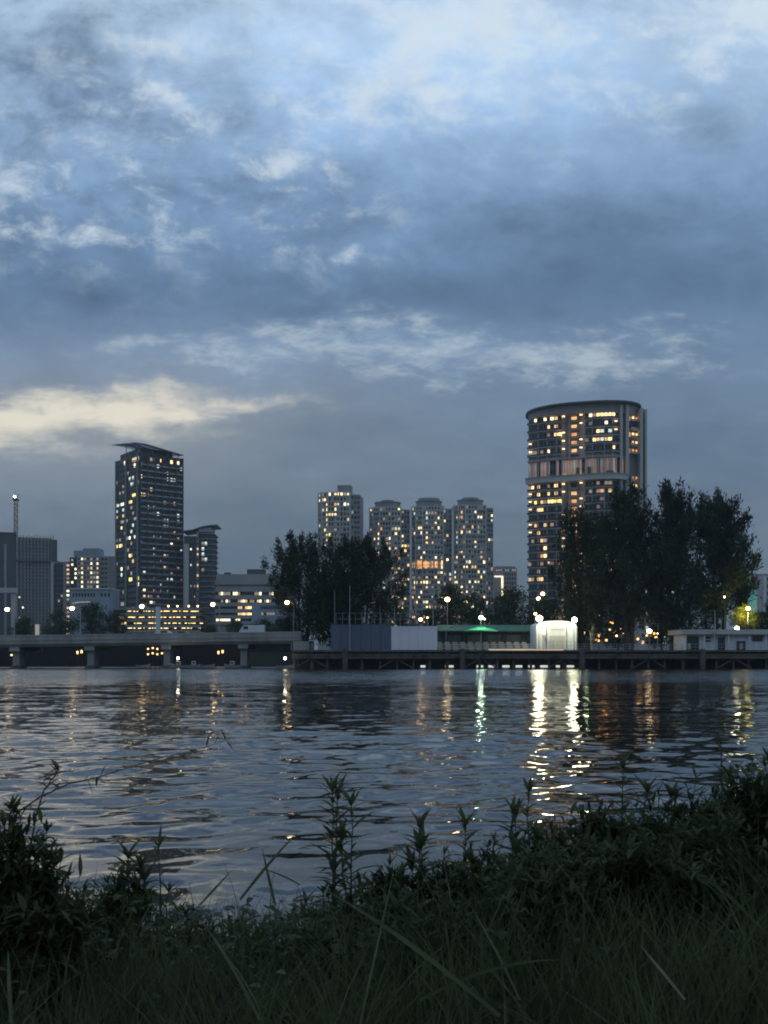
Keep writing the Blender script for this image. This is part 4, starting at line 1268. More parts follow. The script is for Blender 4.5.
for p, pl, arm, lb in ((14.3, 609.5, -1.35, 'tall lamp on the bridge at the far left, by the concrete portal'),
                       (80.5, 608.5, -1.6, 'lamp on the bridge in front of the blue-grey podium block'),
                       (148, 606.5, -1.2, 'lamp on the bridge in front of the lit car park'),
                       (219.5, 604.5, -1.3, 'lamp on the bridge in front of the banded office block'),
                       (293.5, 602.5, -1.25, 'lamp at the right end of the bridge beside the left dark tree')):
    street_lamp(p, YBR + .6, zt(ax(p, YBR) - bx) - .3, pl, arm, lb)
for p, tp, lb in ((86.5, 615, 'thin bare pole on the bridge just right of the second lamp'), (231, 617, 'thin bare pole on the bridge in front of the office block hedge')):
    e = empty('signal_pole', (ax(p, YBR + 13), YBR + 13, zt(ax(p, YBR) - bx) - .72), lb, 'pole', 'bare poles on the bridge')
    MB().tube([(0, 0, 0), (0, 0, az(tp, YBR + 13) - e.location.z)], [.09, .05], 6).build('pole', M['dark_metal'], e)
    MB().box(0, 0, .15, .4, .4, .3).build('base', M['dark_metal'], e)
# cream cabinet
e = empty('utility_cabinet', (ax(37.6, YBR + 9), YBR + 9, zt(ax(37, YBR) - bx) - .7), 'upright cream panel cabinet standing on the bridge at the left', 'cabinet')
hz = az(623.5, YBR + 9) - e.location.z
MB().bounds(-.46, .46, -.25, .25, .2, hz).bevel(.04).build('body', M['cream_wall'], e)
MB().bounds(-.40, .40, -.30, -.252, .5, hz - .2).build('door', mat_emit('lit_cream_panel', (1.0, .80, .52), .22), e)
MB().bounds(-.55, .55, -.35, .35, hz + .002, hz + .12).build('roof', M['dark_metal'], e)
MB().bounds(-.5, .5, -.3, .3, 0, .198).build('plinth', M['concrete'], e)


def car(px, Y, zr, label, mat, van=False, facing=1, lights=True):
    e = empty('parked_van' if van else 'car', (ax(px, Y), Y, zr), label, 'van' if van else 'car', None, 0 if facing > 0 else PI)
    if van:
        pr = [(-2.5, .35), (2.3, .35), (2.55, 1.0), (2.2, 1.35), (1.7, 2.2), (-2.5, 2.3)]
    else:
        pr = [(-2.1, .35), (2.1, .35), (2.2, .8), (1.1, .95), (.5, 1.42), (-1.0, 1.45), (-1.7, 1.0), (-2.15, .9)]
    mb = MB(); mb.hprism([(s, z) for s, z in pr], [((0, -.85, 0), (1, 0)), ((0, .85, 0), (1, 0))]); mb.bevel(.06)
    mb.build('body', M[mat], e)
    wz = (1.45, 2.05) if van else (1.0, 1.36)
    for y in (-.86, .86):
        MB().box((1.2 if van else -.25), y, (wz[0] + wz[1]) / 2, .9 if van else 1.3, .03, wz[1] - wz[0]).build('side_window', M['glass'], e)
    for wx in (-1.35, 1.35):
        for y in (-.78, .78):
            MB().tube([(wx, y - .1, .33), (wx, y + .1, .33)], .33, 14).build('wheel', M['dark_metal'], e)
    for y in (-.6, .6):
        MB().box(2.2, y, .72, .1, .3, .18).build('headlight', LAMPS, e)
    return e


zr = lambda p: zt(ax(p, YBR) - bx) - .69
car(252.5, YBR + 4, zr(252), 'pale van crossing the bridge in front of the office block', 'white', van=True, facing=-1)
car(166, YBR + 4, zr(166), 'white car on the bridge below the car park tower', 'white')
car(181, YBR + 9, zr(181), 'silver car on the bridge right of the white car', 'metal', facing=-1)
car(104, YBR + 4, zr(104), 'dark car on the bridge by the low trees', 'dark_metal')
# lights and walls on the far river path seen beneath the bridge
wl = empty('river_wall', (-45, 228, 0), 'river wall coloured dark for the shade under the bridge', 'wall')
MB().bounds(-300, 28.4, 0, 2.2, -1, 5.4).build('wall', M['shade_dark'], wl)
MB().bounds(-300, 28.4, -.25, 2.4, 5.402, 5.7).build('coping', M['shade_dark'], wl)
i = 0
for p, py, n, lb in ((11.5, 655, 1, 'faint path light under the bridge at the far left'), (79.5, 652.5, 2, 'pair of bright path lights under the bridge by the second pier'),
                     (155, 652, 4, 'cluster of yellow lights under the bridge left of the third pier'), (220.5, 652.5, 2, 'bright lantern under the bridge between the two right piers')):
    e = empty('path_light', (ax(p, 226), 226, 0), lb, 'light', 'lights under the bridge')
    for k in range(n * 2 if n == 4 else n):
        dx = (k - (n - 1) / 2) * .95 if n != 4 else (k % 4 - 1.5) * 1.05
        dz = (0 if n != 4 else (k // 4) * 1.2 - .5) + (.2 if k % 2 else 0)
        MB().box(dx, 0, az(py, 226) + dz, .4, .3, .7 if n == 2 else .4).bevel(.08).build('lamp', W[WARMB], e)
        MB().tube([(dx, .25, -1), (dx, .25, az(py, 226) + dz - .05)], .05, 5).build('post', M['dark_metal'], e)


def boat(px, Y, L, label, rot=0, cabin=True, lamp=False):
    e = empty('moored_boat', (ax(px, Y), Y, 0), label, 'boat', 'small boats moored by the bridge', rot)
    mb = MB()
    rings = []
    for t, w, zb, ztp in ((-.5, .34, -.05, .55), (-.2, .42, -.25, .55), (.15, .40, -.25, .62), (.38, .22, -.1, .75), (.5, .02, .15, .9)):
        x = t * L; w *= L * .42
        rings.append([mb.bm.verts.new(v) for v in ((x, -w, ztp), (x, -w * .8, .1), (x, 0, zb), (x, w * .8, .1), (x, w, ztp))])
    for r0, r1 in zip(rings, rings[1:]):
        for k in range(4): mb.bm.faces.new((r0[k], r0[k + 1], r1[k + 1], r1[k]))
        mb.bm.faces.new((r0[4], r0[0], r1[0], r1[4]))
    mb.bm.faces.new(rings[0]); mb.bm.faces.new(list(reversed(rings[-1])))
    mb.build('hull', M['mid_wall'], e)
    if cabin:
        MB().bounds(-.16 * L, .12 * L, -.12 * L, .12 * L, .58, 1.35).bevel(.1).build('cabin', M['pale_wall'], e)
        for s in (-1, 1): MB().box(-.02 * L, s * .121 * L, 1.05, .2 * L, .03, .3).build('cabin_window', M['glass'], e)
    else:
        for t in (-.25, .1): MB().bounds(t * L, t * L + .3, -.13 * L, .13 * L, .5, .6).build('thwart', M['timber'], e)
        MB().box(-.5 * L, 0, .6, .3, .25, .6).bevel(.05).build('outboard_motor', M['dark_metal'], e)
    if lamp: MB().ball((0, 0, 1.9), .22).build('lamp', LAMPW, e); MB().tube([(0, 0, 1.3), (0, 0, 1.75)], .04, 5).build('mast', M['metal'], e)
    return e


boat(143, 189, 2.6, 'low open boat moored left of the third bridge pier', .2, False)
boat(178, 189.5, 3.0, 'small cabin boat with a white light, moored right of the third bridge pier', PI, True, True)
boat(194, 190, 2.8, 'small pale cabin boat moored between the two right bridge piers', .1)
boat(208, 189, 2.5, 'open skiff moored between pale cabin boat and the fourth pier', .15, False)
boat(232, 189.5, 3.0, 'small cabin boat moored against the fourth bridge pier', PI - .1)
boat(285, 178.5, 3.2, 'low open boat moored by the left end of the jetty', .05, False, True)

# ------------------------------------------------------------------ jetty along the far shore
YP = 180.0; ZP = az(650.2, YP)
jt = empty('jetty', (ax(292, YP), YP, 0), 'long dark timber and concrete jetty across the far bank on stout piles', 'jetty')
jx = jt.location.x; JL = 135.0
rng = random.Random(17)
MB().bounds(0, JL, -.25, 7.2, ZP - .32, ZP).build('deck', M['dark_concrete'], jt)
MB().bounds(0, JL, 0, .6, ZP - 1.55, ZP - .6).build('edge_beam', M['timber'], jt)
MB().bounds(0, JL, 6.4, 6.9, ZP - 1.45, ZP - .322).build('edge_beam', M['shade_dark'], jt)
for i in range(44):
    x = .4 + i * 3.05 + rng.uniform(-.25, .25)
    w = rng.uniform(.28, .55)
    MB().bounds(x - w / 2, x + w / 2, .602, 1.1, ZP - .6 - rng.uniform(.0, .02), ZP - .322).build('packing_block', M['timber'], jt)
    o = MB().tube([(x, .9, -1.5), (x + rng.uniform(-.08, .08), .9, ZP - .6)], [w * .62, w * .52], 9).build('pile', M['dark_concrete'], jt)
    if i % 2 == 0:
        MB().tube([(x + .3, 5.5, -1.5), (x + .3, 5.5, ZP - .33)], w * .5, 8).build('pile', M['dark_concrete'], jt)
    if i % 7 == 3:
        MB().bounds(x - .45, x + .45, -.5, -.005, -.6, ZP + .25).build('fender_post', M['timber'], jt)
for i in range(0, 44, 5):
    x = .4 + i * 3.05
    MB().tube([(x, .35, .1), (x + 3.1, .35, ZP - 1.5)], .13, 6).build('brace', M['timber'], jt)
    MB().tube([(x + 6.1, .45, .1), (x + 3.1, .45, ZP - 1.5)], .13, 6).build('brace', M['timber'], jt)
for i in range(16):
    x = rng.uniform(2, JL - 3)
    MB().box(x, -.28, ZP - rng.uniform(.5, 1.2), rng.uniform(.5, 1.6), .06, rng.uniform(.2, .5), 0, 0, rng.uniform(-.1, .1)).build('patch_plate', M['dark_metal'], jt)
sw = empty('sea_wall', (ax(292, YP), YP + 7.6, 0), 'dark stained sea wall standing behind the jetty piles', 'wall')
MB().bounds(-.5, JL, 0, 1.0, -1, ZP - .05).build('wall', M['dark_concrete'], sw)
MB().bounds(-.5, JL, -.3, 1.2, ZP - .048, ZP + .08).build('coping', M['dark_concrete'], sw)
for p, w in ((423, .9), (449.5, 1.5), (480, 1.2), (491.5, 1.1), (506, 1.3), (519, 1.2), (531.5, 1.1), (545, 1.7), (558, .7), (570.5, 1.3)):  # glowing boxes added in place of pale lit patches at the waterline
    e = empty('under_deck_glow', (ax(p, YP + 3), YP + 3, 0), 'pale glowing box added for a lit patch low between jetty piles', 'lamp', 'glow boxes added under the jetty')
    MB().bounds(-w / 2, w / 2, 0, .25, .22, .62).bevel(.04).build('glow_box', PATCHGLOW, e)
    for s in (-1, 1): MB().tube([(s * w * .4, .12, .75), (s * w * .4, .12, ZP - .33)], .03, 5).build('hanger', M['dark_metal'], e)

# ------------------------------------------------------------------ hoarding, boards, poles on the jetty
YH = 190.0


def panel_fence(name, label, p0, p1, ptop, mat, Y, cat='hoarding', pw=1.9, zb=None):
    x0, x1 = ax(p0, Y), ax(p1, Y); zb = zb if zb is not None else ZP; zt_ = az(ptop, Y)
    e = empty(name, ((x0 + x1) / 2, Y, zb), label, cat)
    n = max(2, round((x1 - x0) / pw)); L = x1 - x0
    mb = MB()
    N_ = n * 8
    for i in range(N_ + 1):
        pass
    prof = []
    for i in range(N_ + 1):
        x = -L / 2 + L * i / N_; prof.append((x, -.015 if i % 2 else .015))
    prof += [(L / 2, .14), (-L / 2, .14)]
    mb.prism(prof, .12, zt_ - zb)
    mb.build('panel', M[mat], e)
    for i in range(n + 1):
        x = -L / 2 + L * i / n
        MB().bounds(x - .04, x + .04, -.08, -.02, 0, zt_ - zb + .06).build('post', M[mat], e)
    MB().bounds(-L / 2, L / 2, -.12, .2, zt_ - zb + .062, zt_ - zb + .14).build('top_rail', M['dark_metal'], e)
    return e


panel_fence('site_hoarding', 'slate blue corrugated hoarding on the jetty below the dark trees', 331, 391, 624.5, 'hoarding', YH)
panel_fence('board_fence', 'pale lilac boarded screen right of the slate blue hoarding', 391.3, 437, 626, 'lilac_board', YH)
for p, tp, Y, lb in ((334.5, 591, 191.5, 'thin pole behind the left end of the slate blue hoarding'), (349.8, 586, 189.3, 'tallest thin pole, in front of the slate blue hoarding'),
                     (365, 606, 193, 'short thin pole standing behind the middle of the slate hoarding'), (380, 606, 193, 'short thin pole behind the right end of the slate hoarding'), (394.5, 607, 193, 'short thin pole behind the left edge of the lilac screen'),
                     (409, 609, 193, 'short thin pole behind the middle of the lilac screen'), (433, 588, 193, 'tall thin pole behind the right edge of the lilac screen')):
    e = empty('flag_pole', (ax(p, Y), Y, 3.2), lb, 'pole', 'thin poles around the hoarding')
    hz = az(tp, Y) - 3.2
    MB().tube([(0, 0, 0), (0, 0, hz)], [.10, .055], 7).build('pole', M['metal'], e)
    MB().box(0, 0, .2, .4, .4, .4).build('footing', M['concrete'], e)
    MB().ball((0, 0, hz + .04), .09).build('finial', M['metal'], e)
fe = empty('site_fence', (ax(367, 194), 194, 3.2), 'open post and rail screen showing above the slate blue hoarding', 'fence')
for i in range(12):
    x = -6 + i * 1.25; MB().bounds(x - .05, x + .05, -.05, .05, 0, az(613, 194) - 3.2).build('post', M['metal'], fe)
for z in (az(613, 194) - 3.2, az(619, 194) - 3.2): MB().bounds(-6.2, 8, -.10, -.052, z - .06, z + .02).build('rail', M['metal'], fe)
pf = empty('post_fence', (ax(300, 184), 184, ZP), 'low row of pale posts at the left end of the jetty', 'fence')
for i in range(6):
    x = -1.6 + i * 1.28; MB().tube([(x, 0, 0), (x, 0, 1.3)], .06, 6).build('post', M['metal'], pf)
MB().tube([(-1.6, 0, 1.1), (4.8, 0, 1.1)], .03, 5).build('rail', M['metal'], pf)

# ------------------------------------------------------------------ green roofed shed
YS = 200.0
sh = empty('boat_shed', (ax(486, YS), YS, 3.2), 'long low dark shed with a green sloping roof lit by one lamp', 'shed')
x0, x1 = ax(438, YS) - sh.location.x, ax(536, YS) - sh.location.x
ze, zr_ = az(631.5, YS) - 3.2, az(624.8, YS) - 3.2
MB().bounds(x0 + .3, x1 - .3, 1.2, 8, 0, ze).build('wall', M['shed_wall'], sh)
mb = MB(); mb.hprism([(0, ze), (0, ze + .12), (5, zr_ + .12), (10, ze + .12), (10, ze), (5, zr_)], [((x0, 0, 0), (0, 1)), ((x1, 0, 0), (0, 1))]); mb.build('roof', M['green_roof'], sh)
for i in range(9): MB().bounds(x0 + .5 + i * 2.35, x0 + .62 + i * 2.35, .1, .25, 0, ze).build('post', M['dark_metal'], sh)
for i in range(5): MB().bounds(x0 + 2 + i * 4, x0 + 4.6 + i * 4, 1.05, 1.198, .4, ze - .7).build('door', M['dark_wall'], sh)
MB().bounds(x0, x1, -.12, -.002, ze - .1, ze + .16).build('gutter', M['dark_metal'], sh)
st = empty('bleacher', (ax(484, 192), 192, 3.25), 'rows of pale bench seats stepping up in front of the green roofed shed', 'bench seating')
for k in range(4):
    MB().bounds(-8.8, 9.3, k * .8, k * .8 + .75, k * .42, k * .42 + .16).build('step', M['concrete'], st)
    for i in range(12):
        x = -8.4 + i * 1.5
        MB().box(x, k * .8 + .45, k * .42 + .36, .95, .08, .34, 0, -.15).build('seat_back', M['mid_wall'], st)
rl = empty('jetty_railing', (ax(486, 185), 185, ZP), 'thin rail fence along the jetty edge in front of the bleacher', 'railing')
for i in range(15): MB().tube([(-8.5 + i * 1.27, 0, 0), (-8.5 + i * 1.27, 0, 1.0)], .035, 5).build('post', M['metal'], rl)
for z in (.5, 1.0): MB().tube([(-8.5, 0, z), (9.3, 0, z)], .03, 5).build('rail', M['metal'], rl)
kb = empty('white_kerb', (ax(517, 184), 184, ZP), 'low bright white kerb on the jetty leading to the white tent', 'kerb')
MB().bounds(-5.2, 8.5, 0, .5, 0, .30).bevel(.04).build('kerb', M['white'], kb)
MB().bounds(-5.2, 8.5, -.08, -.002, .02, .12).build('light_strip', W[WARM], kb)

# ------------------------------------------------------------------ white tent
YT = 191.0
tn = empty('storage_tent', (ax(556.5, YT), YT, 3.3), 'bright white round-topped storage tent lit by two floodlights', 'tent')
hw = (ax(577, YT) - ax(536.5, YT)) / 2; ht = az(620.5, YT) - 3.3; hs = az(626.5, YT) - 3.3
prof = [(-hw, 0), (hw, 0), (hw, hs)] + [(hw * math.cos(t), hs + (ht - hs) * math.sin(t) ** .8) for t in np.linspace(.18, PI - .18, 15)] + [(-hw, hs)]
mb = MB(); mb.hprism(prof, [((0, 0, 0), (1, 0)), ((0, 8, 0), (1, 0))]); mb.build('canvas', M['white'], tn)
MB().bounds(-hw * .35, hw * .42, -.06, -.002, 0, hs * .62).build('door', M['pale_wall'], tn)
for x in (-hw, -hw * .5, hw * .5, hw): MB().bounds(x - .07, x + .07, -.12, -.004, 0, hs).build('frame_post', M['metal'], tn)
mb = MB()
mb.box(.2, -.03, hs * .88, 2.6, .05, .35)
mb.build('banner', M['pale_wall'], tn)
fe = empty('mesh_gate', (ax(560, 187), 187, ZP), 'wire mesh gate panels in front of the white tent', 'gate')
for i in range(7): MB().tube([(-2 + i * .8, 0, 0), (-2 + i * .8, 0, 1.7)], .035, 5).build('post', M['metal'], fe)
for z in (.2, .9, 1.7): MB().tube([(-2, 0, z), (2.8, 0, z)], .025, 5).build('rail', M['metal'], fe)


def point(name, loc, energy, color, size=.3, spot=None, aim=None):
    l = bpy.data.lights.new(name, 'SPOT' if spot else 'POINT'); l.energy = energy; l.color = color; l.shadow_soft_size = size
    o = bpy.data.objects.new(name, l); col.objects.link(o); o.location = loc
    if spot:
        l.spot_size = R(spot); l.spot_blend = .6
        o.rotation_euler = (Vector(aim) - Vector(loc)).to_track_quat('-Z', 'Y').to_euler()
    return o


def flood(px, pyl, Y, z0, label, r, mat, group='floodlights on the far jetty', name='floodlight'):
    e = empty(name, (ax(px, Y), Y, z0), label, 'floodlight', group)
    hz = az(pyl, Y) - z0
    MB().tube([(0, .25, 0), (0, .25, hz + .3)], [.09, .06], 7).build('pole', M['metal'], e)
    MB().box(0, .12, hz, r * 1.6, .2, r * 1.3).bevel(.04).build('lamp_housing', M['dark_metal'], e)
    MB().ball((0, -.12, hz), r, .9).build('lamp', mat, e, smooth=True)
    return e


flood(539.2, 618.5, 189.6, ZP, 'brightest floodlight, at the left corner of the white tent', .62, LAMPW)
flood(574.3, 619.8, 189.6, ZP, 'floodlight at the right corner of the white tent', .52, LAMPW)
flood(543.2, 632.5, 190.0, ZP, 'small wall light low on the left side of the white tent', .34, LAMPS)
flood(535.3, 613.8, 197, ZP, 'small warm lamp just above the floodlight left of the white tent', .26, LAMP)
flood(481, 617.6, 193.2, 3.2, 'greenish white lamp on a post above the green shed roof', .45, LAMPG)
p = at(539.2, 618.5, 188.2); point('flood_left', p, 1300, (1, .97, .60), .75)
p = at(574.3, 619.8, 188.2); point('flood_right', p, 650, (1, .97, .62), .65)
p = at(481, 617.6, 192.6); point('shed_lamp', (p.x, p.y, p.z), 420, (.75, 1, .8), .25)
# green cone added before the shed roof for its patch of lamplight
e = empty('roof_light_patch', (ax(481, 195), 195, 3.2), 'bright green cone on a pole added for the lamplit patch of the long green roof', 'light patch')
zc = az(626, 195) - 3.2; ze_ = az(630.5, 195) - 3.2
mb = MB(); n = 16; w_ = 3.3
rim = [mb.bm.verts.new((w_ * math.cos(2 * PI * i / n), w_ * math.sin(2 * PI * i / n), ze_)) for i in range(n)]
rim2 = [mb.bm.verts.new((w_ * math.cos(2 * PI * i / n), w_ * math.sin(2 * PI * i / n), ze_ - .2)) for i in range(n)]
ap = mb.bm.verts.new((0, 0, zc))
for i in range(n):
    j = (i + 1) % n; mb.bm.faces.new((rim[i], rim[j], ap)); mb.bm.faces.new((rim2[i], rim2[j], rim[j], rim[i]))
mb.build('lit_cone', mat_plain('lamplit_green', (0.10, 0.55, 0.26), (0.08, 0.45, 0.2), .5, .8), e)
MB().tube([(0, 0, 0), (0, 0, zc - .05)], .07, 7).build('pole', M['metal'], e)
MB().box(0, 0, .1, .9, .9, .2).build('base', M['concrete'], e)
gp = empty('gooseneck_post', (ax(446, 195), 195, 3.2), 'pale curved post by the left end of the green shed', 'post')
hz = az(626.5, 195) - 3.2
MB().tube([(0, 0, 0), (0, 0, hz * .7), (.25, 0, hz * .93), (.8, 0, hz), (1.1, 0, hz - .15)], .07, 6).build('pole', M['metal'], gp)
MB().box(1.15, 0, hz - .22, .4, .2, .14).build('lamp_head', M['dark_metal'], gp)

# other lamps among the trees
for p, py, Y, r, mt, lb in ((447.3, 599.5, 215, .55, LAMP, 'warm street lamp in front of the rounded tree by the three linked towers'),
                            (420.6, 619.5, 206, .38, LAMP, 'warm lamp just above the middle of the lilac screen'),
                            (427.4, 617.6, 208, .24, LAMPS, 'smaller lamp just right of the warm lamp above the lilac screen'),
                            (538.4, 598.6, 260, .50, LAMP, 'lower of two warm lamps at the foot of the big curved tower'),
                            (542.7, 593.8, 262, .52, LAMP, 'upper of two warm lamps at the foot of the big curved tower'),
                            (649.3, 631.2, 198, .50, LAMP, 'warm lamp left of the white low house'),
                            (657.5, 633.5, 199, .18, LAMPS, 'tiny lamp right of the warm lamp left of the white low house'),
                            (748, 608.5, 196.4, .42, LAMPY, 'yellow lamp shining inside the small yellow lit tree'),
                            (725, 597, 203, .22, LAMPW, 'small white light in front of the rightmost tall tree'),
                            (654.2, 599.5, 222, .24, LAMPW, 'small white light between the trunks, near the pale mid-rise block'),
                            (484.5, 619, 206, .2, LAMPY, 'small yellow lamp just right of the greenish lamp'),
                            (362, 564, 230, .28, LAMPS, 'small orange light high between the two left dark trees')):
    street_lamp(p, Y, 3.2, py + r * .8 / Y * F, 0, lb, r, 'lamps among the far trees', mt, 'park_lamp')

# flat-roofed white house on the right
YW = 188.5
hs_ = empty('boathouse', (ax(725, YW), YW, 3.3), 'low white house with a wide flat roof at the right end of the jetty', 'house')
x0, x1 = ax(684.5, YW) - hs_.location.x, ax(800, YW) - hs_.location.x; ht = az(634.5, YW) - 3.3
L_ = lambda p: ax(p, YW) - hs_.location.x
MB().bounds(x0, x1, 0, 7, 0, ht).build('wall', M['white'], hs_)
MB().bounds(x0 - .85, x1 + 1, -1.3, 8, ht + .002, ht + .85).build('roof', M['pale_wall'], hs_)
MB().bounds(x0 - 1.0, x1 + .8, -1.0, 7.8, ht + .852, ht + .95).build('roof_felt', M['mid_wall'], hs_)
for a_, b_, c_, d_, nm_ in ((685.5, 699, 636, 654, 'opening'), (705, 710.5, 636.5, 639, 'window'), (705, 710.5, 640, 642, 'window'), (717.5, 725, 637, 654, 'door'), (736, 745.5, 641, 654, 'door'), (752, 762.5, 635.3, 641.5, 'window')):
    z1_, z0__ = az(c_, YW) - 3.3, max(.05, az(d_, YW) - 3.3)
    o = MB().bounds(L_(a_), L_(b_), -.06, .3, z0__, z1_).build(nm_, M['glass'], hs_)
    f = MB()
    for q in ((L_(a_) - .12, L_(a_), z0__, z1_), (L_(b_), L_(b_) + .12, z0__, z1_), (L_(a_) - .12, L_(b_) + .12, z1_, z1_ + .12)): f.bounds(q[0], q[1], -.12, -.003, q[2], q[3])
    f.build('frame', M['white'], o)
for p in (684.5, 703, 727, 748, 764): MB().bounds(L_(p) - .1, L_(p) + .1, -.95, -.75, 0, ht).build('veranda_post', M['white'], hs_)
for p in (689, 741): MB().bounds(L_(p) - .3, L_(p) + .3, -.1, -.062, .3, 1.4).build('notice', M['pale_wall'], hs_)
flood(736.7, 628.4, YW + 2, 3.3 + ht + .95, 'small white lamp on the roof of the low white house', .42, LAMPW)
fp = empty('floodlight_mast', (ax(715, 187), 187, ZP), 'unlit mast with a crossbar in front of the low white house', 'mast')
hz = az(611, 187) - ZP
MB().tube([(0, 0, 0), (0, 0, hz)], [.12, .07], 7).build('pole', M['metal'], fp)
MB().bounds(-.7, .7, -.06, .06, hz + .002, hz + .1).build('crossbar', M['metal'], fp)
for s in (-.5, .5): MB().box(s, -.15, hz + .2, .42, .22, .3).bevel(.03).build('lamp_housing', M['dark_metal'], fp)
fr = empty('shore_railing', (ax(630, 184), 184, ZP), 'pale low rail fence along the jetty beneath the tall right trees', 'railing')
for i in range(17): MB().tube([(-9.6 + i * 1.2, 0, 0), (-9.6 + i * 1.2, 0, 1.15)], .04, 5).build('post', M['metal'], fr)
for z in (.35, .75, 1.15): MB().tube([(-9.6, 0, z), (9.6, 0, z)], .035, 5).build('rail', M['metal'], fr)
fr = empty('shore_railing', (ax(726, 184), 184, ZP), 'thin rail fence along the jetty in front of the white low house', 'railing')
for i in range(18): MB().tube([(-8 + i * 1.2, 0, 0), (-8 + i * 1.2, 0, 1.15)], .035, 5).build('post', M['metal'], fr)
for z in (.6, 1.15): MB().tube([(-8, 0, z), (12.4, 0, z)], .03, 5).build('rail', M['metal'], fr)
# string of orange lights under the big trees
rng = random.Random(8)
for i in range(30):
    px, py = rng.uniform(580, 662), rng.choice((rng.uniform(632, 641), rng.uniform(634, 640), rng.uniform(618, 630)))
    if px > 628 and py < 632: py = rng.uniform(633, 640)
    Y = rng.uniform(203, 211)
    e = empty('garden_light', (ax(px, Y), Y, 3.2), 'small amber garden light glowing under the tall right-hand trees', 'light', 'amber garden lights under the right trees')
    z = az(py, Y) - 3.2
    MB().ball((0, 0, z), rng.uniform(.12, .26)).build('lamp', LAMPO if rng.random() < .7 else LAMPS, e)
    MB().tube([(0, .1, 0), (0, .1, z)], .03, 4).build('stake', M['dark_metal'], e)
point('garden_glow', at(603, 630, 206), 45, (1, .5, .12), .6)
point('garden_glow_low', at(640, 637, 206), 25, (1, .5, .12), .6)
point('yellow_tree_lamp', at(745.5, 614, 193.4), 3600, (1, .85, .2), .3, spot=95, aim=at(744, 609, 199))
point('lamp_447', at(447, 602, 213), 80, (1, .75, .4), .6)

# ------------------------------------------------------------------ the trees
# left clump
casuarina('tall feathery dark tree, left one of the left clump, at the end of the bridge', ax(304, 196), 196, 3.2, az(541, 196) - 3.2, 7.6, 101, dens=.85, tips=((-2.5, az(546, 196) - 3.2), (2.4, az(537, 196) - 3.2), (-4, az(568, 196) - 3.2)), stems=2, bare=.08)
casuarina('dark spreading tree, right one of the left clump, behind the slate hoarding', ax(360, 199), 199, 3.2, az(546, 199) - 3.2, 8.8, 102, dens=.95, tips=((2, az(543, 199) - 3.2), (-3.4, az(552, 199) - 3.2), (5, az(549, 199) - 3.2), (7, az(560, 199) - 3.2)), stems=2, bare=.08)
broad_tree('broad_tree', 'low dark tree filling in behind the slate hoarding between the left clump', ax(336, 205), 205, 3.2, 15, 12, 103, dens=1.3, crown0=.1)
# right clump
casuarina('feathery dark tree, leftmost of the tall right-hand group', ax(586, 203), 203, 3.2, az(515, 203) - 3.2, 7.2, 111, dens=.6, stems=2, bare=.10, tips=((-1, az(512, 203) - 3.2), (1.6, az(505, 203) - 3.2), (-5.2, az(560, 203) - 3.2), (-3.5, az(538, 203) - 3.2)))
casuarina('feathery dark tree second from left in the tall right-hand group', ax(629, 200), 200, 3.2, az(493, 200) - 3.2, 6.8, 112, dens=.65, stems=2, bare=.14, tips=((-1.6, az(494, 200) - 3.2), (2.6, az(492, 200) - 3.2), (4, az(505, 200) - 3.2)))
casuarina('tallest dark tree of the right-hand group, with a pointed top', ax(674, 198), 198, 3.2, az(488, 198) - 3.2, 5.6, 113, dens=.72, stems=2, bare=.10, tips=((-1.6, az(485, 198) - 3.2), (1.2, az(486, 198) - 3.2), (3.2, az(496, 198) - 3.2)))
casuarina('broad dark tree, rightmost of the tall group behind the white low house', ax(720, 207), 207, 3.2, az(499, 207) - 3.2, 7.4, 114, dens=.72, stems=2, bare=.22, tips=((-3.4, az(503, 199) - 3.2), (0, az(497, 199) - 3.2), (2.6, az(498, 199) - 3.2), (5.2, az(512, 199) - 3.2), (6.6, az(535, 199) - 3.2)))
casuarina('dark tree cut by the right edge of the photo', ax(796, 205), 205, 3.2, az(545, 205) - 3.2, 5.5, 115, dens=1.0, bare=.1)
# low trees
for px, w, tp, Y, sd, lb in ((60, 40, 612, 300, 1, 'low dark tree behind the bridge right of the cream cabinet'), (92, 44, 604, 300, 2, 'rounded dark tree behind the bridge, below the blue-grey podium'),
                             (116, 30, 611, 300, 3, 'low dark tree behind the bridge, left of the car park'), (25, 34, 618, 300, 4, 'low dark tree behind the bridge between portal and cream cabinet'),
                             (236, 26, 621, 300, 5, 'clipped dark tree at the left of the office block hedge'), (262, 30, 619, 300, 6, 'dark tree in the middle of the office block hedge'), (284, 28, 617, 300, 7, 'dark tree at the right of the office block hedge, by the bridge end'),
                             (211, 22, 626, 300, 8, 'small dark tree between the car park and the office block'),
                             (402, 30, 606, 232, 9, 'small dark tree right of the left clump'), (449, 48, 585, 236, 10, 'rounded dark tree before the middle of the three linked towers'), (474, 34, 590, 240, 11, 'dark tree before the rightmost of the three linked towers'),
                             (512, 56, 590, 240, 12, 'wide dark tree left of the foot of the curved tower'), (500, 30, 606, 228, 13, 'low dark tree behind the green shed roof'), (545, 44, 600, 236, 14, 'dark tree behind the white tent'),
                             (428, 30, 610, 226, 15, 'low bushy tree behind the lilac screen lamps'), (580, 36, 606, 225, 16, 'dark bushy tree right of the white tent lamps'), (618, 46, 610, 222, 17, 'low dark tree among the trunks, left in the right group'),
                             (662, 46, 606, 222, 18, 'low dark tree among the trunks, under the tallest tree'), (706, 46, 604, 224, 19, 'low dark tree behind the left half of the white house'), (762, 40, 612, 222, 20, 'low dark tree behind the right end of the white house')):
    broad_tree('broad_tree', lb, ax(px, Y), Y, 3.2, az(tp, Y) - 3.2, w / F * Y, 200 + sd, group='low trees along the far bank', dens=1.5, crown0=.06 if Y > 250 else .12)
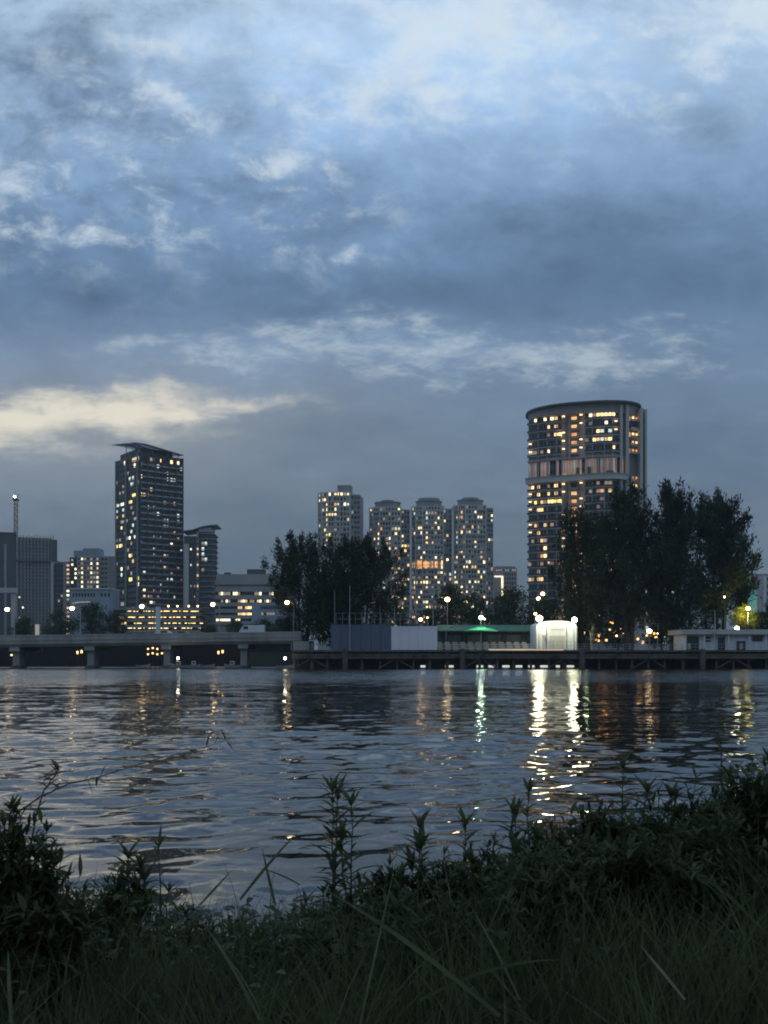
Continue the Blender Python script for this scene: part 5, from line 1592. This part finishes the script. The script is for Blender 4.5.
broad_tree('broad_tree', 'small tree lit bright yellow by the lamp inside it', ax(744, 198), 198, 3.2, az(604, 198) - 3.2, 6.4, 231, dens=.8, crown0=.5, mat='lime_leaf')
broad_tree('broad_tree', 'thin pale-barked young tree right of the white tent', ax(592, 191), 191, 3.2, az(622, 191) - 3.2, 2.6, 232, dens=.5, crown0=.25, bark='pale_bark')
point('young_tree_light', at(586, 634, 189.5), 60, (.8, 1, .55), .3)
# ------------------------------------------------------------------ near bank: grass, creeper, weeds, reeds, shrubs
rs = np.random.RandomState(77)
GZ = np.vectorize(ground_z)


def blades(n, x0, x1, y0, y1, hmin, hmax, w0, w1, seed, mask=None, lean=0.35):
    r = np.random.RandomState(seed)
    x = r.uniform(x0, x1, n); y = r.uniform(y0, y1, n)
    if mask is not None:
        k = mask(x, y, r); x, y = x[k], y[k]; n = len(x)
    z = GZ(x, y)
    h = r.uniform(hmin, hmax, n) * (0.75 + .5 * r.rand(n)); w = r.uniform(w0, w1, n)
    a = r.uniform(0, 2 * PI, n); bend = h * lean * (0.3 + 1.6 * r.rand(n))
    dirx, diry = np.cos(a), np.sin(a)
    fa = r.uniform(0, 2 * PI, n); sx, sy = np.cos(fa), np.sin(fa)
    V = []
    S = 5
    for i in range(S):
        t = i / (S - 1)
        cxp = x + dirx * bend * t ** 2; cyp = y + diry * bend * t ** 2
        cz = z - .02 + h * (t - 0.22 * (bend / h) * t ** 2)
        ww = w * (1 - t ** 1.6) * .5 + .0004
        V.append(np.stack([cxp - sx * ww, cyp - sy * ww, cz], -1)); V.append(np.stack([cxp + sx * ww, cyp + sy * ww, cz], -1))
    V = np.stack(V, 1).reshape(-1, 3)
    q = np.array([[2 * i, 2 * i + 1, 2 * i + 3, 2 * i + 2] for i in range(S - 1)])
    Q = (q[None] + (np.arange(n) * 2 * S)[:, None, None]).reshape(-1, 4)
    return V, Q


def join(parts):
    Vs, Qs, o = [], [], 0
    for V, Q in parts:
        Vs.append(V); Qs.append(np.asarray(Q) + o); o += len(V)
    return np.concatenate(Vs), np.concatenate(Qs)


def leaf(base, d, up, L, w, curl=0.25, n=4):
    """one lance-shaped leaf as a strip folded along its midrib"""
    d = Vector(d).normalized(); s = d.cross(Vector(up))
    s = s.normalized() if s.length > 1e-5 else Vector((1, 0, 0)); nrm = s.cross(d).normalized()
    V = []; Q = []
    for i in range(n + 1):
        t = i / n
        c = Vector(base) + d * L * t - nrm * (curl * L * t * t)
        ww = w * (math.sin(PI * (0.06 + 0.94 * t) ** 0.8)) * .5 + .0008
        V += [c - s * ww + nrm * ww * .35, c, c + s * ww + nrm * ww * .35]
    for i in range(n):
        a = 3 * i; Q += [[a, a + 1, a + 4, a + 3], [a + 1, a + 2, a + 5, a + 4]]
    return [tuple(v) for v in V], Q


class Leaves:
    def __init__(self): self.V = []; self.Q = []
    def add(self, *a, **k):
        V, Q = leaf(*a, **k); o = len(self.V); self.V += V; self.Q += [[i + o for i in q] for q in Q]
    def build(self, name, mat, parent=None): return np_mesh(name, self.V, self.Q, mat, parent)


# grass
V, Q = join([blades(9000, -2.6, 2.8, 1.6, 5.6, .12, .34, .004, .009, 1),
             blades(2600, -3.6, 3.6, 4.6, 6.2, .15, .38, .005, .010, 2),
             blades(5000, -1.9, 2.1, 1.9, 4.2, .18, .42, .004, .008, 3)])
V2, Q2 = join([blades(2600, -.2, 2.4, 2.8, 4.7, .30, .52, .005, .010, 8, lean=.45), blades(900, -2.2, .2, 2.9, 4.4, .22, .38, .005, .009, 9, lean=.5)])
V, Q = join([(V, Q), (V2, Q2)])
tag(np_mesh('grass', V, Q, M['grass']), kind='stuff')
V, Q = blades(420, -2.4, 2.6, 1.9, 5.2, .2, .5, .004, .007, 5, lean=.5)
tag(np_mesh('dry_grass', V, Q, M['dry']), kind='stuff')

# creeper with rounded leaves along the rim of the bank
lv = Leaves(); r = random.Random(4)
for i in range(5200):
    x = r.uniform(-2.6, 3.0); y = r.uniform(3.6, 5.75)
    if r.random() > (0.95 if y > 4.6 else 0.22 if y > 4.1 else .06): continue
    z = ground_z(x, y) + r.uniform(.05, .26)
    a = r.uniform(0, 2 * PI); L = r.uniform(.025, .065)
    lv.add((x, y, z), (math.cos(a), math.sin(a), r.uniform(-.35, .5)), (0, 0, 1), L, L * r.uniform(.7, .95), curl=.25, n=4)
tag(lv.build('creeper', M['round_leaf']), kind='stuff')


def weed(x, y, h, label, group=None, seed=0, lean=(0, 0), nstem=3, leafL=.10, mat='weed', name='leafy_weed', whorl=True, spread=.10, cat='plant', wid=.22, dens=1.0):
    """upright stems with lance leaves, thicker towards the tip"""
    r = random.Random(seed * 7 + 3)
    z = ground_z(x, y) - .02
    e = empty(name, (x, y, z), label, cat, group)
    mb = MB(); lv = Leaves()
    for s in range(nstem):
        a = r.uniform(0, 2 * PI); sp = spread * r.uniform(.3, 1.4) * (0 if s == 0 else 1)
        hs = h * (1 if s == 0 else r.uniform(.45, .97))
        pts = [Vector((math.cos(a) * sp * (.3 + .9 * t) + lean[0] * t * t + r.uniform(-.006, .006), math.sin(a) * sp * (.3 + .9 * t) + lean[1] * t * t, hs * t)) for t in [i / 6 for i in range(7)]]
        mb.tube(pts, [.006 - .0006 * i for i in range(7)], 5)
        n = int(hs / .022 * dens); ph = r.uniform(0, 6)
        for k in range(n):
            t = .18 + .80 * k / max(1, n - 1); j = min(5, int(t * 6)); p = pts[j].lerp(pts[j + 1], t * 6 - j)
            ph += 2.4
            el = .25 + .55 * t + r.uniform(-.2, .2)
            L = leafL * r.uniform(.7, 1.15) * (0.5 + .6 * math.sin(PI * min(1, t * .9))) * r.uniform(.8, 1.2)
            lv.add(p, (math.cos(ph), math.sin(ph), el), (0, 0, 1), L, L * wid, curl=r.uniform(.1, .4), n=3)
        if whorl:
            for k in range(7):
                ph += 2.4; L = leafL * r.uniform(.4, 1.1)
                lv.add(pts[-1], (math.cos(ph), math.sin(ph), r.uniform(.6, 3.0)), (0, 0, 1), L, L * wid, curl=r.uniform(.05, .4), n=3)
    mb.build('stem', M['stem'], e); lv.build('foliage', M[mat], e)
    return e


def bank_x(px, y): return (px - CX) / F * y


def stand(px, ptop, y, *a, **k):
    x = bank_x(px, y); h = az(ptop, y) - ground_z(x, y) + .02
    return weed(x, y, max(.12, h), *a, **k)


# plants that stand out
stand(128, 858, 5.0, 'broad tuft of lance leaves standing at the water edge, left of the thin grass spikes', seed=1, nstem=5, leafL=.15, wid=.2, spread=.12)
stand(160, 848, 4.9, 'pair of thin upright spikes beside the broad leaf tuft at the water edge', seed=2, nstem=2, leafL=.11, wid=.12, whorl=True, dens=.6)
stand(333, 792, 4.9, 'tallest leafy stalk near the middle of the bank, rising against the water', seed=3, nstem=3, leafL=.13, wid=.17, spread=.05, dens=.9)
stand(352, 806, 5.0, 'slightly shorter leafy stalk right of the tallest middle stalk', seed=4, nstem=2, leafL=.14, wid=.16, spread=.05, dens=.9)
stand(420, 828, 5.0, 'leafy rosette plant on the bank right of the middle stalks', seed=5, nstem=3, leafL=.13, wid=.26, spread=.05)
stand(466, 826, 5.1, 'star-shaped leafy top between the middle rosette and the right shrubs', seed=6, nstem=3, leafL=.13, wid=.2, spread=.08)
stand(528, 792, 5.0, 'slim leafy stalk at the left end of the right-hand shrubs', seed=7, nstem=2, leafL=.10, wid=.22, spread=.06)
stand(512, 812, 5.1, 'low leafy plant with a spiky crown left of the slim stalk', seed=8, nstem=4, leafL=.12, wid=.22, spread=.1)
stand(622, 768, 5.0, 'tall dark leafy stalks at the middle of the right bank', seed=9, nstem=3, leafL=.11, wid=.25, spread=.16)
stand(722, 745, 4.8, 'highest feathery leafed plant at the right of the bank', seed=10, nstem=4, leafL=.09, wid=.2, spread=.2)
# shrubs


def bush(px, ptop, y, w, label, group=None, seed=0, leafL=.06, wid=.26, n=26, mat='weed'):
    r = random.Random(900 + seed)
    x = bank_x(px, y); z = ground_z(x, y) - .03; h = max(.2, az(ptop, y) - z)
    e = empty('shrub', (x, y, z), label, 'shrub', group)
    mb = MB(); lv = Leaves()
    for k in range(n):
        a = r.uniform(0, 2 * PI); q = math.sqrt(r.random())
        tip = Vector((math.cos(a) * q * w * .5, math.sin(a) * q * w * .5, h * (1 - .45 * q * q) * r.uniform(.55, 1.0)))
        if k == 0: tip = Vector((0.02, 0, h * .97))
        mid = Vector((tip.x * .35 + r.uniform(-.03, .03), tip.y * .35, tip.z * .55))
        pts = [Vector((tip.x * .1, tip.y * .1, 0)), mid, tip]
        mb.tube(pts, [.006, .004, .0015], 5)
        m = int((tip - mid).length / .0075) + 6
        tw = [tip.lerp(mid, .25) + Vector((r.uniform(-.1, .1), r.uniform(-.1, .1), r.uniform(.0, .09))) for _ in range(3)]
        for t_ in tw: mb.tube([mid.lerp(tip, .5), t_], [.003, .001], 4)
        for j in range(m):
            p = mid.lerp(tip, j / m) if r.random() < .5 else mid.lerp(tip, .5).lerp(r.choice(tw), r.random())
            d = Vector((r.gauss(0, 1), r.gauss(0, 1), r.gauss(.35, .7)))
            L = leafL * r.uniform(.5, 1.25)
            lv.add(p, d, (0, 0, 1), L, L * wid * r.uniform(.7, 1.3), curl=r.uniform(-.1, .45), n=3)
        for j in range(5):
            L = leafL * r.uniform(.6, 1.1); lv.add(tip, (r.gauss(0, .7), r.gauss(0, .7), 1), (0, 0, 1), L, L * wid * .8, curl=.15, n=3)
    mb.build('stem', M['stem'], e); lv.build('foliage', M[mat], e)
    return e


for i, (px, top, y, w, lb, ns, LL) in enumerate(((8, 800, 4.2, .40, 'tall dark leafy shrub at the left edge of the bank', 44, .07), (42, 826, 4.15, .34, 'dark bushy shrub beside the tall one at the left edge', 38, .065), (64, 872, 4.1, .36, 'low drooping leafy shrub at the foot of the left shrubs', 30, .075),
                                          (560, 818, 5.0, .55, 'rounded dark shrub below the slim stalk on the right bank', 40, .06), (598, 802, 5.05, .5, 'dark shrub left of the tall shrub stalk on the right bank', 40, .07), (655, 788, 5.0, .55, 'dark leafy shrub right of the tall shrub stalk', 44, .06),
                                          (692, 774, 4.9, .5, 'dark leafy shrub left of the highest feathery plant', 44, .07), (748, 756, 4.6, .55, 'dark leafy shrub at the right edge of the bank', 50, .06), (785, 740, 4.5, .5, 'dark shrub cut by the right edge of the photo', 44, .07),
                                          (118, 872, 4.9, .35, 'small leafy shrub behind the broad leaf tuft at the water edge', 26, .06), (386, 862, 5.0, .45, 'small rounded shrub between the tallest stalk and the middle rosette', 30, .06), (440, 852, 4.9, .45, 'small dark shrub right of the middle rosette', 30, .065),
                                          (490, 838, 4.95, .5, 'small dark shrub below the star-shaped top', 34, .06), (625, 815, 4.5, .6, 'wide dark shrub in front of the tall shrub stalk', 44, .07), (710, 795, 4.3, .6, 'wide dark shrub in front of the highest feathery plant', 44, .065), (545, 838, 4.4, .6, 'wide low shrub in front of the slim stalk', 40, .065))):
    bush(px, top, y, w, lb, seed=i, leafL=LL, n=ns, wid=(.24, .32, .2)[i % 3])
# the massed weeds between them
r = random.Random(12)
for i in range(84):
    px = r.uniform(40, 800); t = r.random()
    y = 4.2 + 1.2 * t
    top = np.interp(px, [0, 60, 100, 180, 250, 300, 400, 460, 540, 620, 700, 800], [850, 902, 888, 888, 900, 886, 852, 846, 826, 808, 790, 770]) + r.uniform(10, 42) + (5.4 - y) * 28
    stand(px, top, y, 'one of many low dark weeds massed along the top of the near bank', 'low weeds massed on the near bank', seed=50 + i, nstem=r.randint(3, 5), leafL=r.uniform(.06, .11), wid=r.choice((.14, .18, .24, .32)), spread=r.uniform(.10, .2), whorl=r.random() < .5)


def long_blade(px0, py0, y0, px1, py1, y1, w, label, sag=0.0, mat='grass', group='long grass blades crossing the near bank'):
    """a long arching grass blade from root to tip"""
    a = at(px0, py0, y0); b_ = at(px1, py1, y1)
    a.z = min(a.z, ground_z(a.x, a.y)) if a.z < ground_z(a.x, a.y) + .25 else a.z
    e = empty('grass_blade', tuple(a), label, 'grass', group)
    V = []; Q = []; n = 12; d = b_ - a
    s = d.cross(Vector((0, -1, .3))).normalized(); nn = s.cross(d).normalized()
    for i in range(n + 1):
        t = i / n
        c = d * t + Vector((0, 0, sag * 4 * t * (1 - t)))
        ww = w * .62 * (.45 + .55 * math.sin(PI * min(1, t * .8 + .15))) * (1 - t ** 4) * .5 + .0005
        V += [tuple(c - s * ww + nn * ww * .4), tuple(c), tuple(c + s * ww + nn * ww * .4)]
    for i in range(n):
        k = 3 * i; Q += [[k, k + 1, k + 4, k + 3], [k + 1, k + 2, k + 5, k + 4]]
    np_mesh('blade', V, Q, M[mat], e)
    return e


long_blade(500, 1016, 2.5, 325, 890, 3.3, .020, 'long pale grass blade slanting up left across the middle foreground', sag=.02, mat='grass')
long_blade(260, 1020, 2.5, 200, 920, 3.2, .014, 'grass blade slanting up left in the lower left foreground', sag=.02)
long_blade(360, 1024, 2.5, 395, 865, 3.8, .008, 'slim upright grass blade in the lower middle foreground', sag=.0)
long_blade(12, 1024, 2.4, 8, 950, 2.8, .02, 'broad grass blade at the lower left corner')
long_blade(520, 1000, 2.8, 470, 905, 3.6, .009, 'dark grass blade leaning left below the star-shaped top', sag=.01)
long_blade(240, 900, 4.6, 298, 832, 4.9, .022, 'thin stalk slanting up right toward the tall middle stalks, over the water', sag=.01)
long_blade(275, 905, 4.4, 262, 848, 4.6, .020, 'short upright grass blade at the water edge left of the middle stalks', sag=.0)
long_blade(300, 885, 4.7, 258, 868, 4.8, .010, 'thin blade lying across the water below the slanting stalk', sag=.01)
long_blade(200, 905, 4.6, 232, 870, 4.8, .016, 'slanting grass blade between the leaf tuft and the slanting stalk')
long_blade(420, 1000, 2.8, 560, 960, 3.0, .016, 'broad grass blade lying nearly flat in the right foreground', sag=.03)
long_blade(685, 1000, 2.7, 640, 945, 3.1, .014, 'pale dry grass blade standing in the lower right foreground', mat='dry')
# twig with small leaves arching over the water from the left shrubs
e = empty('leafy_twig', tuple(at(5, 840, 4.2)), 'thin leafy twig arching out over the water from the left shrubs', 'twig')
o_ = Vector(at(5, 840, 4.2)); pts = [Vector(at(px, py, 4.2 + k * .03)) - o_ for k, (px, py) in enumerate(((5, 840), (18, 812), (40, 797), (68, 784), (95, 778), (120, 770), (160, 758), (195, 750), (226, 741)))]
MB().tube(pts, [.005, .0045, .004, .0036, .003, .0025, .002, .0015, .001], 5).build('stem', M['stem'], e)
lv = Leaves(); r = random.Random(9)
for i, p in enumerate(pts):
    for k in range(4 if i < 8 else 5):
        q = p if i == len(pts) - 1 else p.lerp(pts[i + 1], r.random())
        L = r.uniform(.03, .065)
        lv.add(q, (r.uniform(-.2, 1), r.uniform(-.3, .3), r.uniform(-.25, .9)), (0, 0, 1), L, L * r.uniform(.12, .2), curl=.15, n=3)
lv.build('foliage', M['weed'], e)
e = empty('leafy_twig', tuple(at(30, 850, 4.1)), 'short upright leafy twig above the left shrubs, in front of the arching one', 'twig')
o_ = Vector(at(30, 850, 4.1)); pts = [Vector(at(px, py, 4.1)) - o_ for px, py in ((30, 850), (36, 815), (44, 790), (55, 775), (62, 766))]
MB().tube(pts, [.005, .004, .003, .002, .001], 5).build('stem', M['stem'], e)
lv = Leaves()
for i in range(22):
    j = min(3, i // 5); q = pts[j].lerp(pts[j + 1], r.random()); L = r.uniform(.04, .09)
    lv.add(q, (r.uniform(-1, 1), r.uniform(-.6, .6), r.uniform(-.3, 1.2)), (0, 0, 1), L, L * .25, curl=.2, n=3)
lv.build('foliage', M['weed'], e)
# ------------------------------------------------------------------ thin evening air
hz_m = bpy.data.materials.new('evening_haze'); hz_m.use_nodes = True
nt = hz_m.node_tree
for n in list(nt.nodes): nt.nodes.remove(n)
pv = nt.nodes.new('ShaderNodeVolumePrincipled'); oo = nt.nodes.new('ShaderNodeOutputMaterial')
pv.inputs['Color'].default_value = (0.80, 0.86, 0.92, 1); pv.inputs['Density'].default_value = 0.00015
pv.inputs['Anisotropy'].default_value = 0.2
nt.links.new(pv.outputs[0], oo.inputs['Volume'])
hb = MB().bounds(-1640, 1640, -30, 6050, -2.5, 145)
tag(hb.build('haze', hz_m), kind='stuff')
